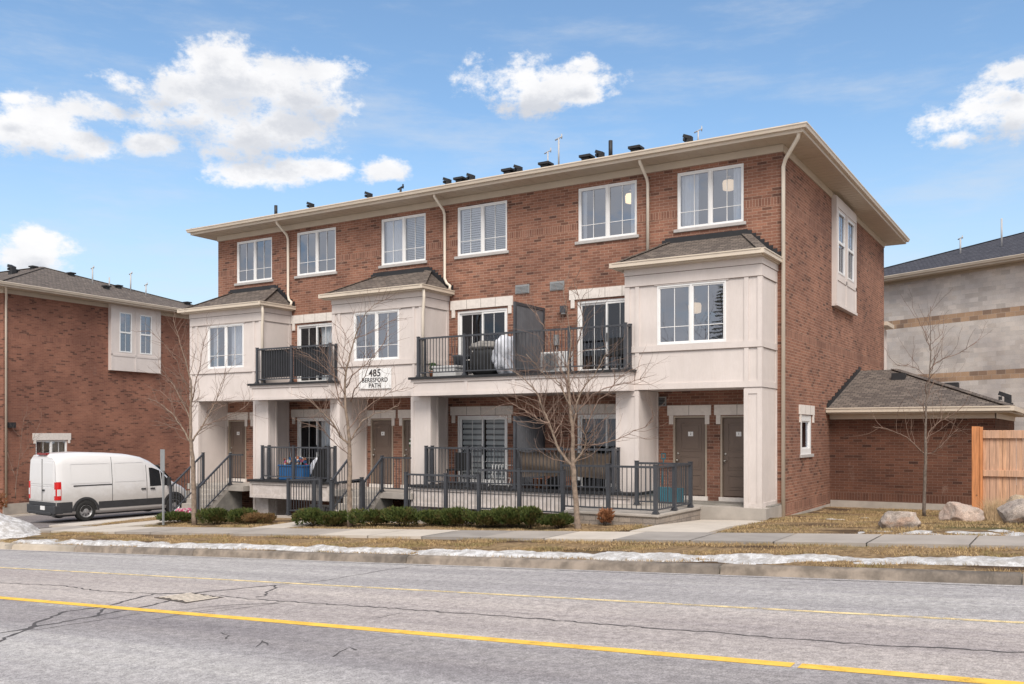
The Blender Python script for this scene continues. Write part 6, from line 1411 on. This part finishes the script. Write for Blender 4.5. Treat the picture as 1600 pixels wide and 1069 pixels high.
# ================================================================= GRASS BLADES
def bladesmat():
    m, nt, p, o = newmat('dry_blades'); t = nt.nodes.new('ShaderNodeTexCoord').outputs['Object']; n = NOISE(nt, t, 1.2, 4, .6); f = NOISE(nt, t, 25., 2, .6); x, y, z = SEP(nt, t)
    k = MIX(nt, MAPR(nt, f, .3, .7), (.22, .145, .080), (.56, .41, .22)); g = M(nt, 'MULTIPLY', MAPR(nt, n, .5, .62), MAPR(nt, f, .35, .6)); k = MIX(nt, M(nt, 'MULTIPLY', g, .6), k, (.13, .155, .05)); nt.links.new(k, p.inputs['Base Color']); p.inputs['Roughness'].default_value = .9; p.inputs['Specular IOR Level'].default_value = .1; return m
BLD = bladesmat()
def blades(name, x0, x1, y0, y1, n, lbl, seed, keep=None, h=(.02, .065)):
    rg = np.random.default_rng(seed); X = rg.uniform(x0, x1, n); Y = rg.uniform(y0, y1, n); vs = []; 
    for x, y in zip(X, Y):
        if nz(Vector((x*.9, y*1.6, 9))) < -.12+.25*rg.random(): continue
        if keep and not keep(x, y): continue
        vs.append((x, y, gz(x, y)-.012))
    V = np.array(vs); n = len(V); a = rg.uniform(0, 6.283, n); hh = rg.uniform(h[0], h[1], n); w = rg.uniform(.004, .009, n); ln = rg.uniform(0.2, 1.1, n)*hh; b = rg.uniform(0, 6.283, n)
    P = np.empty((n, 3, 3)); P[:, 0] = V + np.stack([np.cos(a)*w, np.sin(a)*w, 0*w], 1); P[:, 1] = V - np.stack([np.cos(a)*w, np.sin(a)*w, 0*w], 1); P[:, 2] = V + np.stack([np.cos(b)*ln, np.sin(b)*ln, hh], 1)
    me = bpy.data.meshes.new(name); me.vertices.add(n*3); me.vertices.foreach_set('co', P.reshape(-1)); me.loops.add(n*3); me.loops.foreach_set('vertex_index', np.arange(n*3)); me.polygons.add(n); me.polygons.foreach_set('loop_start', np.arange(n)*3); me.polygons.foreach_set('loop_total', np.full(n, 3)); me.materials.append(BLD); me.update(); me.validate()
    o = bpy.data.objects.new(name, me); sc.collection.objects.link(o); tag(o, lbl, 'grass', kind='stuff'); return o
blades('grass', -25.5, 3, 13.72, 16.12, 90000, 'dry tan grass on the verge beside the kerb', 1, keep=lambda x, y: strip_h(x, y) < .0)
blades('grass', -6.2, 4, 17.75, 28.6, 90000, 'dry yellowish lawn around the boulders', 2)
blades('grass', -24.8, -8.1, 17.72, 19.2, 30000, 'dry grass and mulch under the hedge shrubs', 3, keep=lambda x, y: not (-19.4 < x < -18.05))
blades('grass', -27.35, -26.3, 17.75, 24, 5000, 'narrow strip of dry grass beside the side lane', 4)
print('BUILD DONE', len(bpy.data.objects))

# ================================================================= ACROSS THE ROAD (seen only in the window glass)
def spruce(x, y, h, rad, seed, lbl):
    r = random.Random(seed); t = thing('spruce_tree', lbl, 'tree', (x, y, -.3)); MB().tube([(0, 0, 0), (0, 0, h)], [.18, .02], BARKG, 8).build('trunk', t); f = MB()
    z = h*.08
    while z < h:
        R_ = rad*(1-z/h)*r.uniform(.8, 1.1)+.1
        for k in range(max(6, int(34*(1-z/h)))):
            a = r.uniform(0, 6.28); L = R_*r.uniform(.7, 1.1); d = Vector((math.cos(a), math.sin(a), -.18)); n = Vector((-math.sin(a), math.cos(a), 0))
            for q in range(4):
                p = d*L*(q+.3)/4; w = .22*(1-q/5)*(1+.5*r.random()); f.poly([tuple(Vector((0, 0, z))+p-n*w), tuple(Vector((0, 0, z))+p+d*L*.3), tuple(Vector((0, 0, z-.12))+p+n*w)], YEW)
        z += .22
    f.build('crown', t)
spruce(-19.2, -12, 11.5, 2.6, 3, 'dark spruce mirrored in the right pane of the corner bay window'); spruce(-34, -16, 9, 2.4, 5, 'dark spruce mirrored low in the address sign bay window')
hs = thing('brick_house', 'tan house across the road mirrored in the bay window above the address sign', 'house', (-46, -20, -1.8)); m_ = MB().box(-7, 7, -5, 5, 0, 6.2, BLT); m_.build('wall', hs)
m_ = MB(); m_.poly([(-7.5, 5.5, 6.1), (7.5, 5.5, 6.1), (4, 0, 9.2), (-4, 0, 9.2)], SH); m_.poly([(7.5, -5.5, 6.1), (-7.5, -5.5, 6.1), (-4, 0, 9.2), (4, 0, 9.2)], SH); m_.poly([(7.5, 5.5, 6.1), (7.5, -5.5, 6.1), (4, 0, 9.2)], SH); m_.poly([(-7.5, -5.5, 6.1), (-7.5, 5.5, 6.1), (-4, 0, 9.2)], SH); m_.build('roof', hs)
for (x, z) in ((-4.5, 1.2), (3, 1.2), (-4.5, 4), (0, 4), (4, 4)):
    o = MB().box(x-.8, x+.8, 4.99, 5.04, z, z+1.3, WHITE).build('window', hs); MB().box(x-.7, x+.7, 5.041, 5.05, z+.1, z+1.2, VGL).build('pane', o)
MB().box(-.6, .5, 4.99, 5.05, 0, 2.2, DOORM).build('door', hs)
